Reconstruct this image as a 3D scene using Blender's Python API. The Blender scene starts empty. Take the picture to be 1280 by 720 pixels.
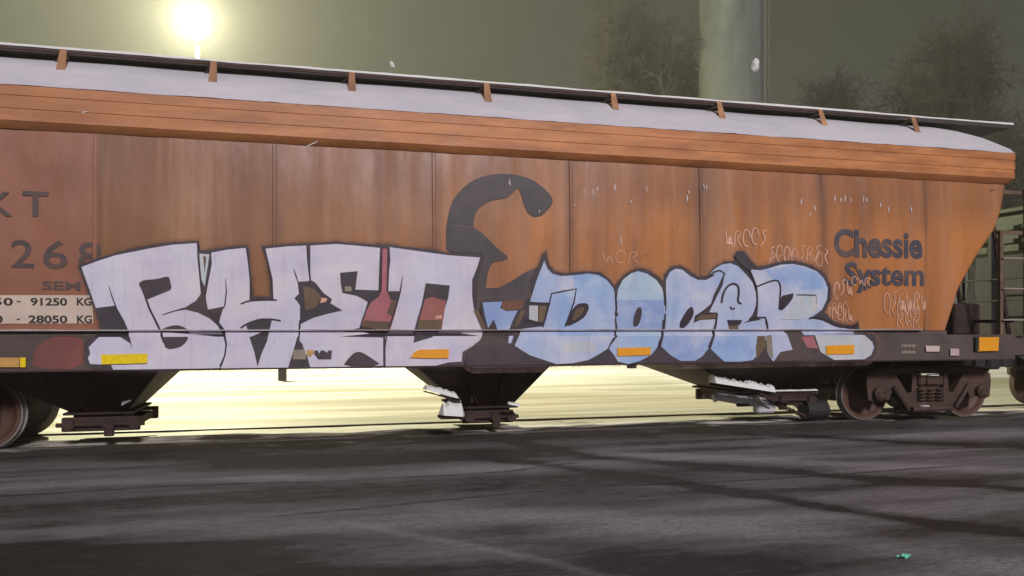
import bpy, bmesh, math, random
import numpy as np
from mathutils import Vector, noise
from mathutils.geometry import tessellate_polygon
random.seed(7)
S = bpy.context.scene
COL = S.collection

# ------------------------------------------------------------ camera
AL = math.asin(0.2538)
FW = Vector((math.sin(AL), math.cos(AL), 0)); RT = Vector((math.cos(AL), -math.sin(AL), 0))
CAM = Vector((0, 0, 1.5)) - FW * 10.6
FPX, CX, HY = 1000.0, 640.0, 409.0
cd = bpy.data.cameras.new('camera'); cam = bpy.data.objects.new('camera', cd); COL.objects.link(cam)
cam.location = CAM; cam.rotation_euler = (math.pi/2, 0, -AL)
cd.sensor_width = 36; cd.lens = 36*FPX/1280; cd.shift_y = (HY-360)/1280; cd.clip_end = 2000; cd.clip_start = .05
S.camera = cam

# ------------------------------------------------------------ world, front fill, exposure
W = bpy.data.worlds.new('World'); S.world = W; W.use_nodes = True
nt = W.node_tree; nt.nodes.clear()
out = nt.nodes.new('ShaderNodeOutputWorld'); add = nt.nodes.new('ShaderNodeAddShader')
b1 = nt.nodes.new('ShaderNodeBackground'); b2 = nt.nodes.new('ShaderNodeBackground')
sky = nt.nodes.new('ShaderNodeTexSky'); sky.sky_type = 'NISHITA'; sky.sun_disc = False
SUN_EL, SUN_AZ = math.radians(30), math.radians(-8)     # one sun lamp stands in for unseen street lamps behind the camera
sky.sun_elevation = SUN_EL; sky.sun_rotation = math.radians(180)
nt.links.new(sky.outputs[0], b1.inputs[0]); b1.inputs[1].default_value = 0.0015
b2.inputs[0].default_value = (.100, .100, .060, 1); b2.inputs[1].default_value = .46
wn = nt.nodes.new('ShaderNodeTexNoise'); wn.inputs['Scale'].default_value = 2.2; wn.inputs['Detail'].default_value = 5
wr = nt.nodes.new('ShaderNodeValToRGB'); wr.color_ramp.elements[0].position = .3; wr.color_ramp.elements[0].color = (.074,.074,.046,1); wr.color_ramp.elements[1].position = .7; wr.color_ramp.elements[1].color = (.115,.113,.068,1)
wt = nt.nodes.new('ShaderNodeTexCoord'); nt.links.new(wt.outputs['Generated'], wn.inputs[0]); nt.links.new(wn.outputs[0], wr.inputs[0]); nt.links.new(wr.outputs[0], b2.inputs[0])
nt.links.new(b1.outputs[0], add.inputs[0]); nt.links.new(b2.outputs[0], add.inputs[1]); nt.links.new(add.outputs[0], out.inputs[0])
sl = bpy.data.lights.new('street_fill', 'SUN'); sl.energy = 2.6; sl.angle = math.radians(9); sl.color = (1, .93, .98)
so = bpy.data.objects.new('street_fill', sl); COL.objects.link(so)
d = Vector((math.sin(SUN_AZ)*math.cos(SUN_EL), math.cos(SUN_AZ)*math.cos(SUN_EL), -math.sin(SUN_EL)))
so.rotation_euler = d.to_track_quat('-Z', 'Y').to_euler(); so.location = (0, -30, 30)
S.view_settings.view_transform = 'Standard'; S.view_settings.look = 'None'; S.view_settings.exposure = 0; S.view_settings.gamma = 1
S.view_settings.use_curve_mapping = False

# ------------------------------------------------------------ helpers
def tag(o, label=None, cat=None, group=None, kind=None):
    if label: o['label'] = label
    if cat: o['category'] = cat
    if group: o['group'] = group
    if kind: o['kind'] = kind
    return o
def empty(name, loc):
    o = bpy.data.objects.new(name, None); COL.objects.link(o); o.location = loc; return o
def origin(o):
    v = Vector((0, 0, 0))
    while o: v += Vector(o.location); o = o.parent
    return v
def smooth(me, ang=35):
    for p in me.polygons: p.use_smooth = True
    try: me.set_sharp_from_angle(angle=math.radians(ang))
    except Exception: pass
class MB:
    """collects world-space verts and faces, links them as one object"""
    def __init__(s): s.v = []; s.f = []; s.m = []
    def add(s, vs, fs, mi=0):
        k = len(s.v); s.v += [tuple(p) for p in vs]; s.f += [tuple(i+k for i in f) for f in fs]; s.m += [mi]*len(fs)
    def box(s, x0, x1, y0, y1, z0, z1, mi=0, bev=0):
        if bev:
            b = bev
            ring = [(x0+b,y0),(x1-b,y0),(x1,y0+b),(x1,y1-b),(x1-b,y1),(x0+b,y1),(x0,y1-b),(x0,y0+b)]
            vs = [(x,y,z) for z in (z0+b, z1-b) for x,y in ring]
            sh = lambda x,y: (min(max(x,x0+b),x1-b), min(max(y,y0+b),y1-b))
            tp = [sh(x,y)+(z1,) for x,y in ring]; bt = [sh(x,y)+(z0,) for x,y in ring]
            vs += tp + bt
            fs = [(i,(i+1)%8,8+(i+1)%8,8+i) for i in range(8)]
            fs += [(8+i,8+(i+1)%8,16+(i+1)%8,16+i) for i in range(8)] + [(24+i,24+(i+1)%8,(i+1)%8,i) for i in range(8)]
            fs += [tuple(range(16,24)), tuple(reversed(range(24,32)))]
            s.add(vs, fs, mi); return
        vs = [(x,y,z) for z in (z0,z1) for x,y in ((x0,y0),(x1,y0),(x1,y1),(x0,y1))]
        s.add(vs, [(3,2,1,0),(4,5,6,7),(0,1,5,4),(1,2,6,5),(2,3,7,6),(3,0,4,7)], mi)
    def tube(s, pts, r, n=8, mi=0, cap=True):
        pts = [Vector(p) for p in pts]; rs = r if isinstance(r, (list, tuple)) else [r]*len(pts)
        vs = []; fs = []
        for i, p in enumerate(pts):
            a = pts[max(i-1,0)]; b = pts[min(i+1,len(pts)-1)]; t = (b-a).normalized()
            u = t.cross(Vector((0,0,1)));
            if u.length < .05: u = t.cross(Vector((0,1,0)))
            u.normalize(); w = t.cross(u)
            vs += [p + (u*math.cos(2*math.pi*k/n) + w*math.sin(2*math.pi*k/n))*rs[i] for k in range(n)]
        for i in range(len(pts)-1):
            fs += [(i*n+k, i*n+(k+1)%n, (i+1)*n+(k+1)%n, (i+1)*n+k) for k in range(n)]
        if cap: fs += [tuple(reversed(range(n))), tuple(range((len(pts)-1)*n, len(pts)*n))]
        s.add(vs, fs, mi)
    def lathe_y(s, cx, cz, prof, n=40, mi=0):
        """prof: list of (radius, y) revolved about an axis along Y"""
        vs = [(cx+r*math.cos(2*math.pi*k/n), y, cz+r*math.sin(2*math.pi*k/n)) for r, y in prof for k in range(n)]
        fs = [(i*n+k, i*n+(k+1)%n, (i+1)*n+(k+1)%n, (i+1)*n+k) for i in range(len(prof)-1) for k in range(n)]
        s.add(vs, fs, mi)
    def prism(s, loops, y0, y1, mi=0):
        """loops: outer + holes of (x,z); extruded from y0 to y1"""
        flat = [p for L in loops for p in L]; n = len(flat)
        tri = tessellate_polygon([[Vector((x, z, 0)) for x, z in L] for L in loops])
        vs = [(x, y0, z) for x, z in flat] + [(x, y1, z) for x, z in flat]
        fs = [t for t in tri] + [(n+t[2], n+t[1], n+t[0]) for t in tri]
        k = 0
        for L in loops:
            m = len(L); fs += [(k+i, k+(i+1)%m, n+k+(i+1)%m, n+k+i) for i in range(m)]; k += m
        s.add(vs, fs, mi)
    def build(s, name, mats, parent=None, smo=None, loc=None):
        me = bpy.data.meshes.new(name); o = bpy.data.objects.new(name, me); COL.objects.link(o)
        if parent: o.parent = parent; og = origin(parent)
        else:
            og = Vector(loc) if loc else Vector((0,0,0)); o.location = og
        me.from_pydata([(a-og.x, b-og.y, c-og.z) for a, b, c in s.v], [], s.f)
        for m in (mats if isinstance(mats, (list, tuple)) else [mats]): me.materials.append(m)
        me.polygons.foreach_set('material_index', s.m)
        bm = bmesh.new(); bm.from_mesh(me); bmesh.ops.recalc_face_normals(bm, faces=bm.faces); bm.to_mesh(me); bm.free()
        if smo: smooth(me, smo)
        return o
def ray(px, py): return FW + RT*((px-CX)/FPX) + Vector((0,0,1))*((HY-py)/FPX)
def at(px, py, Y):
    r = ray(px, py); return CAM + r*((Y-CAM.y)/r.y)
def atZ(px, py, z=0):
    r = ray(px, py); return CAM + r*((z-CAM.z)/r.z)
def dep(px, py, Z): return CAM + ray(px, py)*Z

# ------------------------------------------------------------ materials
class NT:
    def __init__(s, name):
        s.m = bpy.data.materials.new(name); s.m.use_nodes = True; s.n = s.m.node_tree.nodes; s.l = s.m.node_tree.links
        s.b = s.n['Principled BSDF']; s.tc = s.n.new('ShaderNodeTexCoord')
    def mapping(s, scale=(1,1,1), src='Object'):
        m = s.n.new('ShaderNodeMapping'); m.inputs['Scale'].default_value = scale; s.l.new(s.tc.outputs[src], m.inputs[0]); return m.outputs[0]
    def noise(s, scale, detail=5, rough=.6, vec=None, dist=0):
        t = s.n.new('ShaderNodeTexNoise'); t.inputs['Scale'].default_value = scale; t.inputs['Detail'].default_value = detail
        t.inputs['Roughness'].default_value = rough; t.inputs['Distortion'].default_value = dist
        s.l.new(vec if vec is not None else s.tc.outputs['Object'], t.inputs[0]); return t.outputs[0]
    def ramp(s, fac, stops):
        r = s.n.new('ShaderNodeValToRGB'); e = r.color_ramp.elements
        while len(e) < len(stops): e.new(.5)
        for i, (p, c) in enumerate(stops): e[i].position = p; e[i].color = (c if len(c) == 4 else (*c, 1)) if isinstance(c, tuple) else (c, c, c, 1)
        s.l.new(fac, r.inputs[0]); return r.outputs[0]
    def mix(s, fac, a, b, mode='MIX'):
        x = s.n.new('ShaderNodeMix'); x.data_type = 'RGBA'; x.blend_type = mode
        for sock, v in ((x.inputs[0], fac), (x.inputs[6], a), (x.inputs[7], b)):
            if isinstance(v, (int, float)): sock.default_value = v
            elif isinstance(v, tuple): sock.default_value = (*v, 1)
            else: s.l.new(v, sock)
        return x.outputs[2]
    def math(s, op, a, b=0, clamp=False):
        x = s.n.new('ShaderNodeMath'); x.operation = op; x.use_clamp = clamp
        for sock, v in ((x.inputs[0], a), (x.inputs[1], b)):
            if isinstance(v, (int, float)): sock.default_value = v
            else: s.l.new(v, sock)
        return x.outputs[0]
    def xyz(s, src='Object'):
        x = s.n.new('ShaderNodeSeparateXYZ'); s.l.new(s.tc.outputs[src], x.inputs[0]); return x.outputs
    def bump(s, h, strength=.3, dist=.02):
        b = s.n.new('ShaderNodeBump'); b.inputs['Strength'].default_value = strength; b.inputs['Distance'].default_value = dist
        s.l.new(h, b.inputs['Height']); s.l.new(b.outputs[0], s.b.inputs['Normal'])
    def col(s, c):
        if isinstance(c, tuple): s.b.inputs['Base Color'].default_value = (*c, 1)
        else: s.l.new(c, s.b.inputs['Base Color'])
    def rough(s, r):
        if isinstance(r, (int, float)): s.b.inputs['Roughness'].default_value = r
        else: s.l.new(r, s.b.inputs['Roughness'])
def grime(name, c, rough=.6, var=.35, scale=6, bump=.2, dirt=(.05,.035,.025), dirtamt=.5, stretch=(1,1,1)):
    t = NT(name); v = t.mapping(stretch)
    n1 = t.noise(scale, 6, .65, v); n2 = t.noise(scale*.25, 4, .6, v)
    base = t.mix(t.ramp(n1, [(.3, 0.0), (.7, 1.0)]), tuple(x*(1-var) for x in c), tuple(min(1, x*(1+var)) for x in c))
    f = t.math('MULTIPLY', t.ramp(n2, [(.45, 0.0), (.75, 1.0)]), dirtamt)
    t.col(t.mix(f, base, dirt)); t.rough(rough); t.bump(t.noise(scale*5, 4, .6), bump, .01)
    return t.m
def flat(name, c, rough=.5, emit=None):
    t = NT(name); t.col(c); t.rough(rough)
    n = t.noise(25, 4, .6); t.col(t.mix(t.ramp(n, [(.35,0.0),(.7,1.0)]), tuple(x*.82 for x in c), c))
    return t.m

# car side sheet: old orange paint, vertical rust runs, redder repainted panel at the left
t = NT('orange_paint'); X, Y, Zc = t.xyz()
vs = t.noise(1.0, 3, .5, t.mapping((3.6, 1, .22))); vb = t.noise(.55, 4, .6); vf = t.noise(1, 5, .7, t.mapping((16, 1, 1.1)))
orange = t.mix(t.ramp(vs, [(.3,0.0),(.68,1.0)]), (.35,.128,.040), (.56,.215,.062))
orange = t.mix(t.math('MULTIPLY', t.ramp(vb, [(.42,0.0),(.66,1.0)]), .55), orange, (.30,.145,.055))
orange = t.mix(t.math('MULTIPLY', t.ramp(vf, [(.54,0.0),(.75,1.0)]), .28), orange, (.24,.095,.045))
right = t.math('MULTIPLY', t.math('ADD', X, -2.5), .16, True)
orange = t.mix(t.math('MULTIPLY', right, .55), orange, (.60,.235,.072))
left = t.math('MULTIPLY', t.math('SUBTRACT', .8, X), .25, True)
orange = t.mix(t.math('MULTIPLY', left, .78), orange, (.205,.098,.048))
# tide line of brown staining under the belt
wob = t.math('MULTIPLY', t.noise(1, 4, .6, t.mapping((2.2,1,.2))), .9)
tide = t.math('MULTIPLY', t.math('ADD', t.math('ADD', Zc, -3.42), wob), 2.2, True)
orange = t.mix(t.math('MULTIPLY', tide, .48), orange, (.21,.085,.045))
pale = t.ramp(t.noise(1, 4, .6, t.mapping((2.6,1,.14))), [(.52,0.0),(.72,1.0)])  # soft upright reflections painted into the sheet colour
orange = t.mix(t.math('MULTIPLY', pale, .6), orange, (.50,.27,.16))
dk = t.ramp(t.noise(1, 5, .65, t.mapping((1.7,2,.22))), [(.50,0.0),(.68,1.0)])
orange = t.mix(t.math('MULTIPLY', dk, .55), orange, (.19,.085,.055))
spl = t.ramp(t.noise(4.5, 8, .8), [(.60,0.0),(.66,1.0)]); orange = t.mix(t.math('MULTIPLY', spl, .6), orange, (.24,.10,.05))
dmin = None
for sx in [-8.4,-7.0]+[at(px, 300, 0).x for px in (118,343,543,715,878,1030,1160)]:
    dd_ = t.math('ABSOLUTE', t.math('SUBTRACT', X, sx+.38)); dmin = dd_ if dmin is None else t.math('MINIMUM', dmin, dd_)
sm_ = t.math('SUBTRACT', 1, t.math('MULTIPLY', dmin, 7), True)
sm_ = t.math('MULTIPLY', sm_, t.ramp(t.noise(1, 4, .6, t.mapping((3,1,.8))), [(.3,.15),(.65,.9)]))
orange = t.mix(sm_, orange, (.17,.08,.05))
red = t.mix(t.ramp(t.noise(1.6, 5, .6), [(.3,0.0),(.7,1.0)]), (.26,.108,.066), (.34,.145,.088))
isred = t.math('LESS_THAN', X, -4.62)
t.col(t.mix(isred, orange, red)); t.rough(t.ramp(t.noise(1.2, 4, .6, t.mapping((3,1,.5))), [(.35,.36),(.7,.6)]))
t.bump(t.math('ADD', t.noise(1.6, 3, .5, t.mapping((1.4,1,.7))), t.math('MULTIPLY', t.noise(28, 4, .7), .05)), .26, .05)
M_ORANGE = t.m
# belt: brighter orange
t = NT('belt_paint'); X, Y, Zc = t.xyz()
vs = t.noise(1, 6, .65, t.mapping((1.2, 1, 6))); v2 = t.noise(1, 5, .65, t.mapping((3, 1, .6)))
c = t.mix(t.ramp(vs, [(.38,0.0),(.62,1.0)]), (.42,.155,.052), (.64,.255,.085))
c = t.mix(t.math('MULTIPLY', t.ramp(v2, [(.5,0.0),(.75,1.0)]), .4), c, (.5,.27,.17))
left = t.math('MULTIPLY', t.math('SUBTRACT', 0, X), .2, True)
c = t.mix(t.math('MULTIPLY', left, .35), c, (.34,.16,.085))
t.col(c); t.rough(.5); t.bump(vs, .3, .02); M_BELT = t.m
M_SEAM = grime('seam_rust', (.21,.092,.052), .7, .3, 5)
M_SILL = grime('sill_brown', (.095,.074,.066), .65, .3, 3, dirt=(.07,.03,.025), dirtamt=.7)
M_SILLRED = grime('sill_red', (.23,.07,.06), .65, .25, 3)
M_UNDER = grime('under_brown', (.05,.024,.020), .8, .4, 4, dirt=(.02,.014,.012))
M_RUST = grime('truck_rust', (.075,.038,.028), .75, .45, 7, .4, dirt=(.035,.022,.02), dirtamt=.8)
M_WHEEL = grime('wheel_rust', (.105,.048,.031), .6, .3, 6, .3, dirt=(.05,.025,.02), dirtamt=.6)
M_TREAD = grime('wheel_tread_steel', (.30,.28,.27), .35, .2, 10)
M_RAIL = grime('rail_steel', (.10,.085,.08), .5, .3, 5)
M_BLACK = grime('black_iron', (.02,.017,.018), .7, .4, 8)
M_STEEL = grime('ladder_steel', (.16,.10,.06), .6, .4, 8)
M_WALK = grime('walkway_steel', (.060,.042,.048), .8, .3, 8)
M_BRACK = grime('bracket_orange', (.46,.23,.11), .6, .4, 9, dirt=(.12,.05,.03), dirtamt=.9)
M_GREEN = grime('green_paint', (.032,.044,.018), .6, .3, 3, dirt=(.04,.035,.02))
def snowmat(name, c1, c2, sc=3, bump=.5, stretch=(1,1,1)):
    t = NT(name); n = t.noise(sc, 6, .6, t.mapping(stretch)); t.col(t.mix(t.ramp(n, [(.35,0.0),(.7,1.0)]), c1, c2)); t.rough(.7)
    t.b.inputs['Subsurface Weight'].default_value = 0
    t.bump(t.noise(sc*12, 6, .7), bump, .02); return t.m
M_SNOW = snowmat('roof_snow', (.55,.53,.585), (.66,.63,.67), 1.2, .25, (1,4,4))
M_LIP = grime('frosted_lip', (.42,.38,.40), .7, .4, 4, dirt=(.14,.08,.06), dirtamt=.8)
M_SNOW2 = snowmat('clean_snow', (.80,.80,.78), (.88,.88,.85), 6)
def paint(name, ca, cb, cc, sc=1.6):
    t = NT(name); n1 = t.noise(sc, 5, .6, t.mapping((1,1,1.6))); n2 = t.noise(sc*.6, 3, .5, t.mapping((2,1,.5)))
    c = t.mix(t.ramp(n1, [(.36,0.0),(.64,1.0)]), ca, cb); c = t.mix(t.ramp(n2, [(.5,0.0),(.7,.8)]), c, cc)
    v = t.noise(1, 5, .7, t.mapping((24,1,1.5)))
    c = t.mix(t.math('MULTIPLY', t.ramp(v, [(.52,0.0),(.8,1.0)]), .35), c, (.35,.31,.32))
    w1 = t.ramp(t.noise(5, 8, .8, t.mapping((1,1,.7))), [(.64,0.0),(.70,1.0)]); c = t.mix(t.math('MULTIPLY', w1, .55), c, (.30,.20,.16))
    w2 = t.ramp(t.noise(1, 6, .7, t.mapping((9,1,.8))), [(.60,0.0),(.72,1.0)]); c = t.mix(t.math('MULTIPLY', w2, .30), c, (.30,.24,.24))
    w3 = t.ramp(t.noise(2.4, 4, .6), [(.50,0.0),(.64,1.0)]); c = t.mix(t.math('MULTIPLY', w3, .30), c, (.82,.80,.84))
    t.col(c); t.rough(.45); t.bump(t.noise(40, 3, .6), .08, .01); return t.m
P_WHITE = paint('spray_white', (.60,.57,.72), (.72,.67,.74), (.66,.65,.80))
P_BLUE = paint('spray_blue', (.27,.41,.74), (.38,.55,.78), (.52,.56,.75), 1.3)
P_BLUE2 = paint('spray_deep_blue', (.25,.36,.68), (.35,.47,.72), (.40,.52,.72), 2)
P_LBLUE = paint('spray_light_blue', (.40,.56,.74), (.50,.64,.74), (.46,.58,.80), 2)
P_LAV = paint('spray_lavender', (.44,.52,.76), (.60,.62,.76), (.38,.52,.76), 1.5)
P_PALE = paint('spray_pale', (.50,.57,.62), (.60,.60,.60), (.50,.60,.68), 3)
P_DARK = grime('spray_dark', (.052,.040,.052), .6, .25, 5, dirt=(.10,.07,.06), dirtamt=.5)
P_DARK2 = grime('spray_purple_black', (.035,.02,.035), .55, .2, 6)
P_CAT = grime('emblem_dark', (.075,.062,.068), .6, .2, 4, dirt=(.12,.075,.05), dirtamt=.5)
P_LOGO = grime('lettering_dark', (.065,.062,.085), .6, .25, 7, dirt=(.22,.11,.06), dirtamt=.6)
P_STEN = grime('stencil_dark', (.085,.060,.058), .6, .2, 5, dirt=(.16,.085,.06), dirtamt=.8)
P_BROWN = grime('raw_brown', (.16,.105,.06), .65, .35, 4)
P_PINK = grime('spray_pink', (.46,.13,.17), .6, .3, 2.2, dirt=(.28,.17,.13), dirtamt=.9)
P_RED = grime('spray_red', (.40,.14,.12), .6, .25, 3, dirt=(.30,.15,.13))
P_SCRIB = grime('chalk_pink', (.72,.42,.30), .7, .25, 9, dirt=(.50,.22,.10), dirtamt=.6)
P_TICK = flat('chalk_white', (.7,.62,.62), .7)
P_CREAM = grime('label_cream', (.64,.52,.43), .6, .12, 4, dirt=(.45,.3,.2), dirtamt=.4)
P_BLK = flat('label_black', (.03,.025,.025), .6)
P_YEL = flat('reflector_yellow', (.98,.72,.01), .35)
P_AMB = flat('reflector_amber', (.98,.42,.02), .35)
P_AMB2 = flat('reflector_dull', (.62,.36,.10), .45)
P_TAN = grime('sticker_tan', (.30,.26,.20), .6, .2, 9)

# ------------------------------------------------------------ setting: ground, road
XG = np.concatenate([np.linspace(-300,-14,30), np.arange(-13.9, 22, .05), np.linspace(22.3, 300, 30)])
YG = np.concatenate([np.linspace(-60,-13,10), np.arange(-12.9, -.2, .045), np.array([-.15, .3, .8])])
def seglines(pts, gx, gy):
    best = np.full(gx.shape, 1e9)
    for (a, b), (c, e) in zip(pts[:-1], pts[1:]):
        dx, dy = c-a, e-b; tt = np.clip(((gx-a)*dx+(gy-b)*dy)/(dx*dx+dy*dy), 0, 1)
        best = np.minimum(best, np.hypot(gx-a-tt*dx, gy-b-tt*dy))
    return best
GZ = -.02
def G(pp): return [tuple(atZ(x, y, GZ)[:2]) for x, y in pp]
def vnoise(gx, gy, sx, sy, seed):
    rs = np.random.RandomState(seed); T = rs.rand(256, 256)
    u = gx*sx; v = gy*sy; iu = np.floor(u).astype(int); iv = np.floor(v).astype(int); fu = u-iu; fv = v-iv
    fu = fu*fu*(3-2*fu); fv = fv*fv*(3-2*fv); g = lambda a, b: T[a % 256, b % 256]
    return (g(iu,iv)*(1-fu)+g(iu+1,iv)*fu)*(1-fv) + (g(iu,iv+1)*(1-fu)+g(iu+1,iv+1)*fu)*fv
gx, gy = np.meshgrid(XG, YG)
wx = gx + .35*(vnoise(gx,gy,.4,.4,1)-.5)
sn = .5*vnoise(wx,gy,.16,1.1,2) + .3*vnoise(wx,gy,.45,3.2,3) + .2*vnoise(wx,gy,1.1,7,4)
sn = np.clip((sn-.30)*2.1, 0, 1)
band = lambda pts, w, k: k*np.exp(-(seglines(G(pts), gx, gy+.10*(vnoise(gx,gy,.9,.9,11)-.5))/w)**2)
sn = sn*.75+.12
sn -= band([(560,566),(740,590),(860,606),(1060,640),(1290,670)], .15, .65)
sn -= band([(600,545),(740,572),(900,585),(1100,600),(1290,613)], .17, .6)
sn -= band([(0,690),(200,705),(420,740)], .6, .6)
sn -= band([(-60,572),(150,566),(300,576),(480,572),(700,566)], .45, .45)
sn -= band([(640,672),(760,690),(1000,730)], .35, .3)
sn -= band([(0,556),(400,548),(800,545)], .3, .55)
sn -= band([(900,540),(1100,552),(1290,560)], .22, .5)
sn += band([(560,640),(760,650),(1000,670),(1290,715)], .28, .35)
sn += band([(700,566),(900,574),(1060,582),(1290,590)], .25, .45)
sn += band([(430,655),(560,680),(690,705),(760,725)], .05, .35)
sn += band([(300,602),(440,600),(560,590),(700,582)], .22, .3)
sn += band([(0,612),(120,606),(360,597)], .12, .25)
line = band([(-20,621),(80,617),(200,610),(400,603),(640,590),(720,580)], .022, 1) + band([(350,645),(460,635),(640,618),(760,608),(1000,598),(1200,583)], .022, 1) \
     + .6*band([(600,592),(760,583),(1060,566)], .02, 1)
sn = np.clip(sn, 0, 1); ln = np.clip(line, 0, 1)
zz = GZ + .004 + .012*sn - .008*ln + np.where(gy > -.2, -.004, 0)
me = bpy.data.meshes.new('road'); road = bpy.data.objects.new('road', me); COL.objects.link(road)
nx, ny = len(XG), len(YG)
idx = np.arange(nx*ny).reshape(ny, nx)
fc = np.stack([idx[:-1,:-1], idx[:-1,1:], idx[1:,1:], idx[1:,:-1]], -1).reshape(-1, 4)
me.vertices.add(nx*ny); me.vertices.foreach_set('co', np.stack([gx,gy,zz],-1).ravel())
me.loops.add(fc.size); me.loops.foreach_set('vertex_index', fc.ravel()); me.polygons.add(len(fc))
me.polygons.foreach_set('loop_start', np.arange(len(fc))*4); me.update(calc_edges=True)
for nm, arr in (('slush', sn), ('joint', ln)):
    a = me.attributes.new(nm, 'FLOAT', 'POINT'); a.data.foreach_set('value', arr.ravel().astype(np.float32))
smooth(me, 180)
t = NT('slushy_asphalt'); a = t.n.new('ShaderNodeAttribute'); a.attribute_name = 'slush'; j = t.n.new('ShaderNodeAttribute'); j.attribute_name = 'joint'
fn = t.noise(9, 8, .75, t.mapping((.35,1,1))); fs = t.noise(90, 5, .75)
f = t.math('ADD', a.outputs['Fac'], t.math('MULTIPLY', t.math('SUBTRACT', fn, .5), .9)); f = t.ramp(f, [(.02,0.0),(.95,1.0)])
c = t.mix(f, (.034,.030,.031), (.41,.385,.41))
g1 = t.ramp(t.noise(26, 6, .8, t.mapping((.6,1,1))), [(.46,0.0),(.62,1.0)]); c = t.mix(t.math('MULTIPLY', g1, .42), c, (.022,.02,.02))
g2 = t.ramp(t.noise(34, 5, .8, t.mapping((.5,1,1))), [(.60,0.0),(.68,1.0)]); c = t.mix(t.math('MULTIPLY', t.math('MULTIPLY', g2, f), .5), c, (.52,.50,.53))
c = t.mix(j.outputs['Fac'], c, (.012,.01,.01))
t.col(c); t.rough(t.ramp(f, [(0,.22),(.6,.42),(1,.6)])); t.bump(t.math('ADD', fs, t.math('MULTIPLY', fn, 2.5)), .8, .02); M_ROAD = t.m
me.materials.append(M_ROAD); tag(road, kind='structure')

# snowy ground behind and to the horizon, gently uneven
gm = MB(); GX = np.concatenate([np.linspace(-300,-45,12), np.arange(-43, -12, .8), np.arange(-12, 22, .2), np.arange(22, 60, .8), np.linspace(62, 300, 12)])
GY = np.concatenate([np.linspace(-70, -2, 6), np.arange(-1, 3, .06), np.arange(3, 9, .12), np.arange(9, 50, .7), np.linspace(52, 300, 14)])
for y in GY:
    for x in GX:
        h = .10*(noise.noise((x*.09, y*.22, 0))) + .03*noise.noise((x*.3, y*1.6, 3))
        k = min(1, max(0, (y-3.4)/4)); near = .012*noise.noise((x*.5, y*4, 7))
        rg = max(0, 1-abs(y-1.1)/1.5); rg = .022*rg + (.035*noise.noise((x*.45, y*2.2, 11)) + .018*noise.noise((x*1.7, y*6, 13)))*min(1, rg*1.6)
        if y < -.2: rg = -.01
        gm.v.append((x, y, -.03 + min(k,1)*h + rg))
n = len(GX)
for i in range(len(GY)-1):
    for k in range(n-1): gm.f.append((i*n+k, i*n+k+1, (i+1)*n+k+1, (i+1)*n+k)); gm.m.append(0)
t = NT('ground_snow'); n1 = t.noise(1, 6, .6, t.mapping((.10,.9,1))); n2 = t.noise(1, 5, .65, t.mapping((.4,4,1)))
X, Y, Zc = t.xyz()
c = t.mix(t.ramp(n1, [(.38,0.0),(.6,1.0)]), (.66,.62,.50), (.88,.87,.82)); c = t.mix(t.math('MULTIPLY', t.ramp(n2, [(.5,0.0),(.7,1.0)]), .22), c, (.45,.40,.30))
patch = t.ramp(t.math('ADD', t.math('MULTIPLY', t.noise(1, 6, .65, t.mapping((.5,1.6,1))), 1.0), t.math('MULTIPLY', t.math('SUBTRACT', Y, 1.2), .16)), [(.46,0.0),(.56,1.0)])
lf = t.math('MULTIPLY', t.math('SUBTRACT', 4, X), .16, True); c = t.mix(t.math('MULTIPLY', lf, t.ramp(n1, [(.36,1.0),(.58,.15)])), c, (.33,.29,.17))  # lamp fall-off evened out in the snow colour, darker leftwards
st = t.ramp(t.noise(1, 4, .6, t.mapping((.12,2.6,1))), [(.50,0.0),(.58,1.0)]); c = t.mix(t.math('MULTIPLY', st, .45), c, (.42,.39,.27))
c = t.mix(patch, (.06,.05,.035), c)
t.col(c); t.rough(.7); t.bump(t.noise(5, 8, .7), .4, .03)
tag(gm.build('ground', t.m, smo=180), kind='structure')

# rails
def rail(y, lab):
    m = MB(); pr = [(-.036,0),(.036,0),(.036,-.012),(.03,-.03),(.01,-.035),(.01,-.12),(.07,-.15),(-.07,-.15),(-.01,-.12),(-.01,-.035),(-.03,-.03),(-.036,-.012)]
    vs = [(x, y+a, b) for x in (-200, 200) for a, b in pr]; n = len(pr)
    m.add(vs, [(i,(i+1)%n,n+(i+1)%n,n+i) for i in range(n)] + [tuple(range(n)), tuple(range(n,2*n))])
    o = m.build('rail', M_RAIL); tag(o, lab, 'rail', 'rails of the track under the freight car'); return o
rail(.88, 'steel rail of the track on the side nearer the wet road')
rail(2.32, 'steel rail of the track on the side nearer the lit snow')

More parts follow.
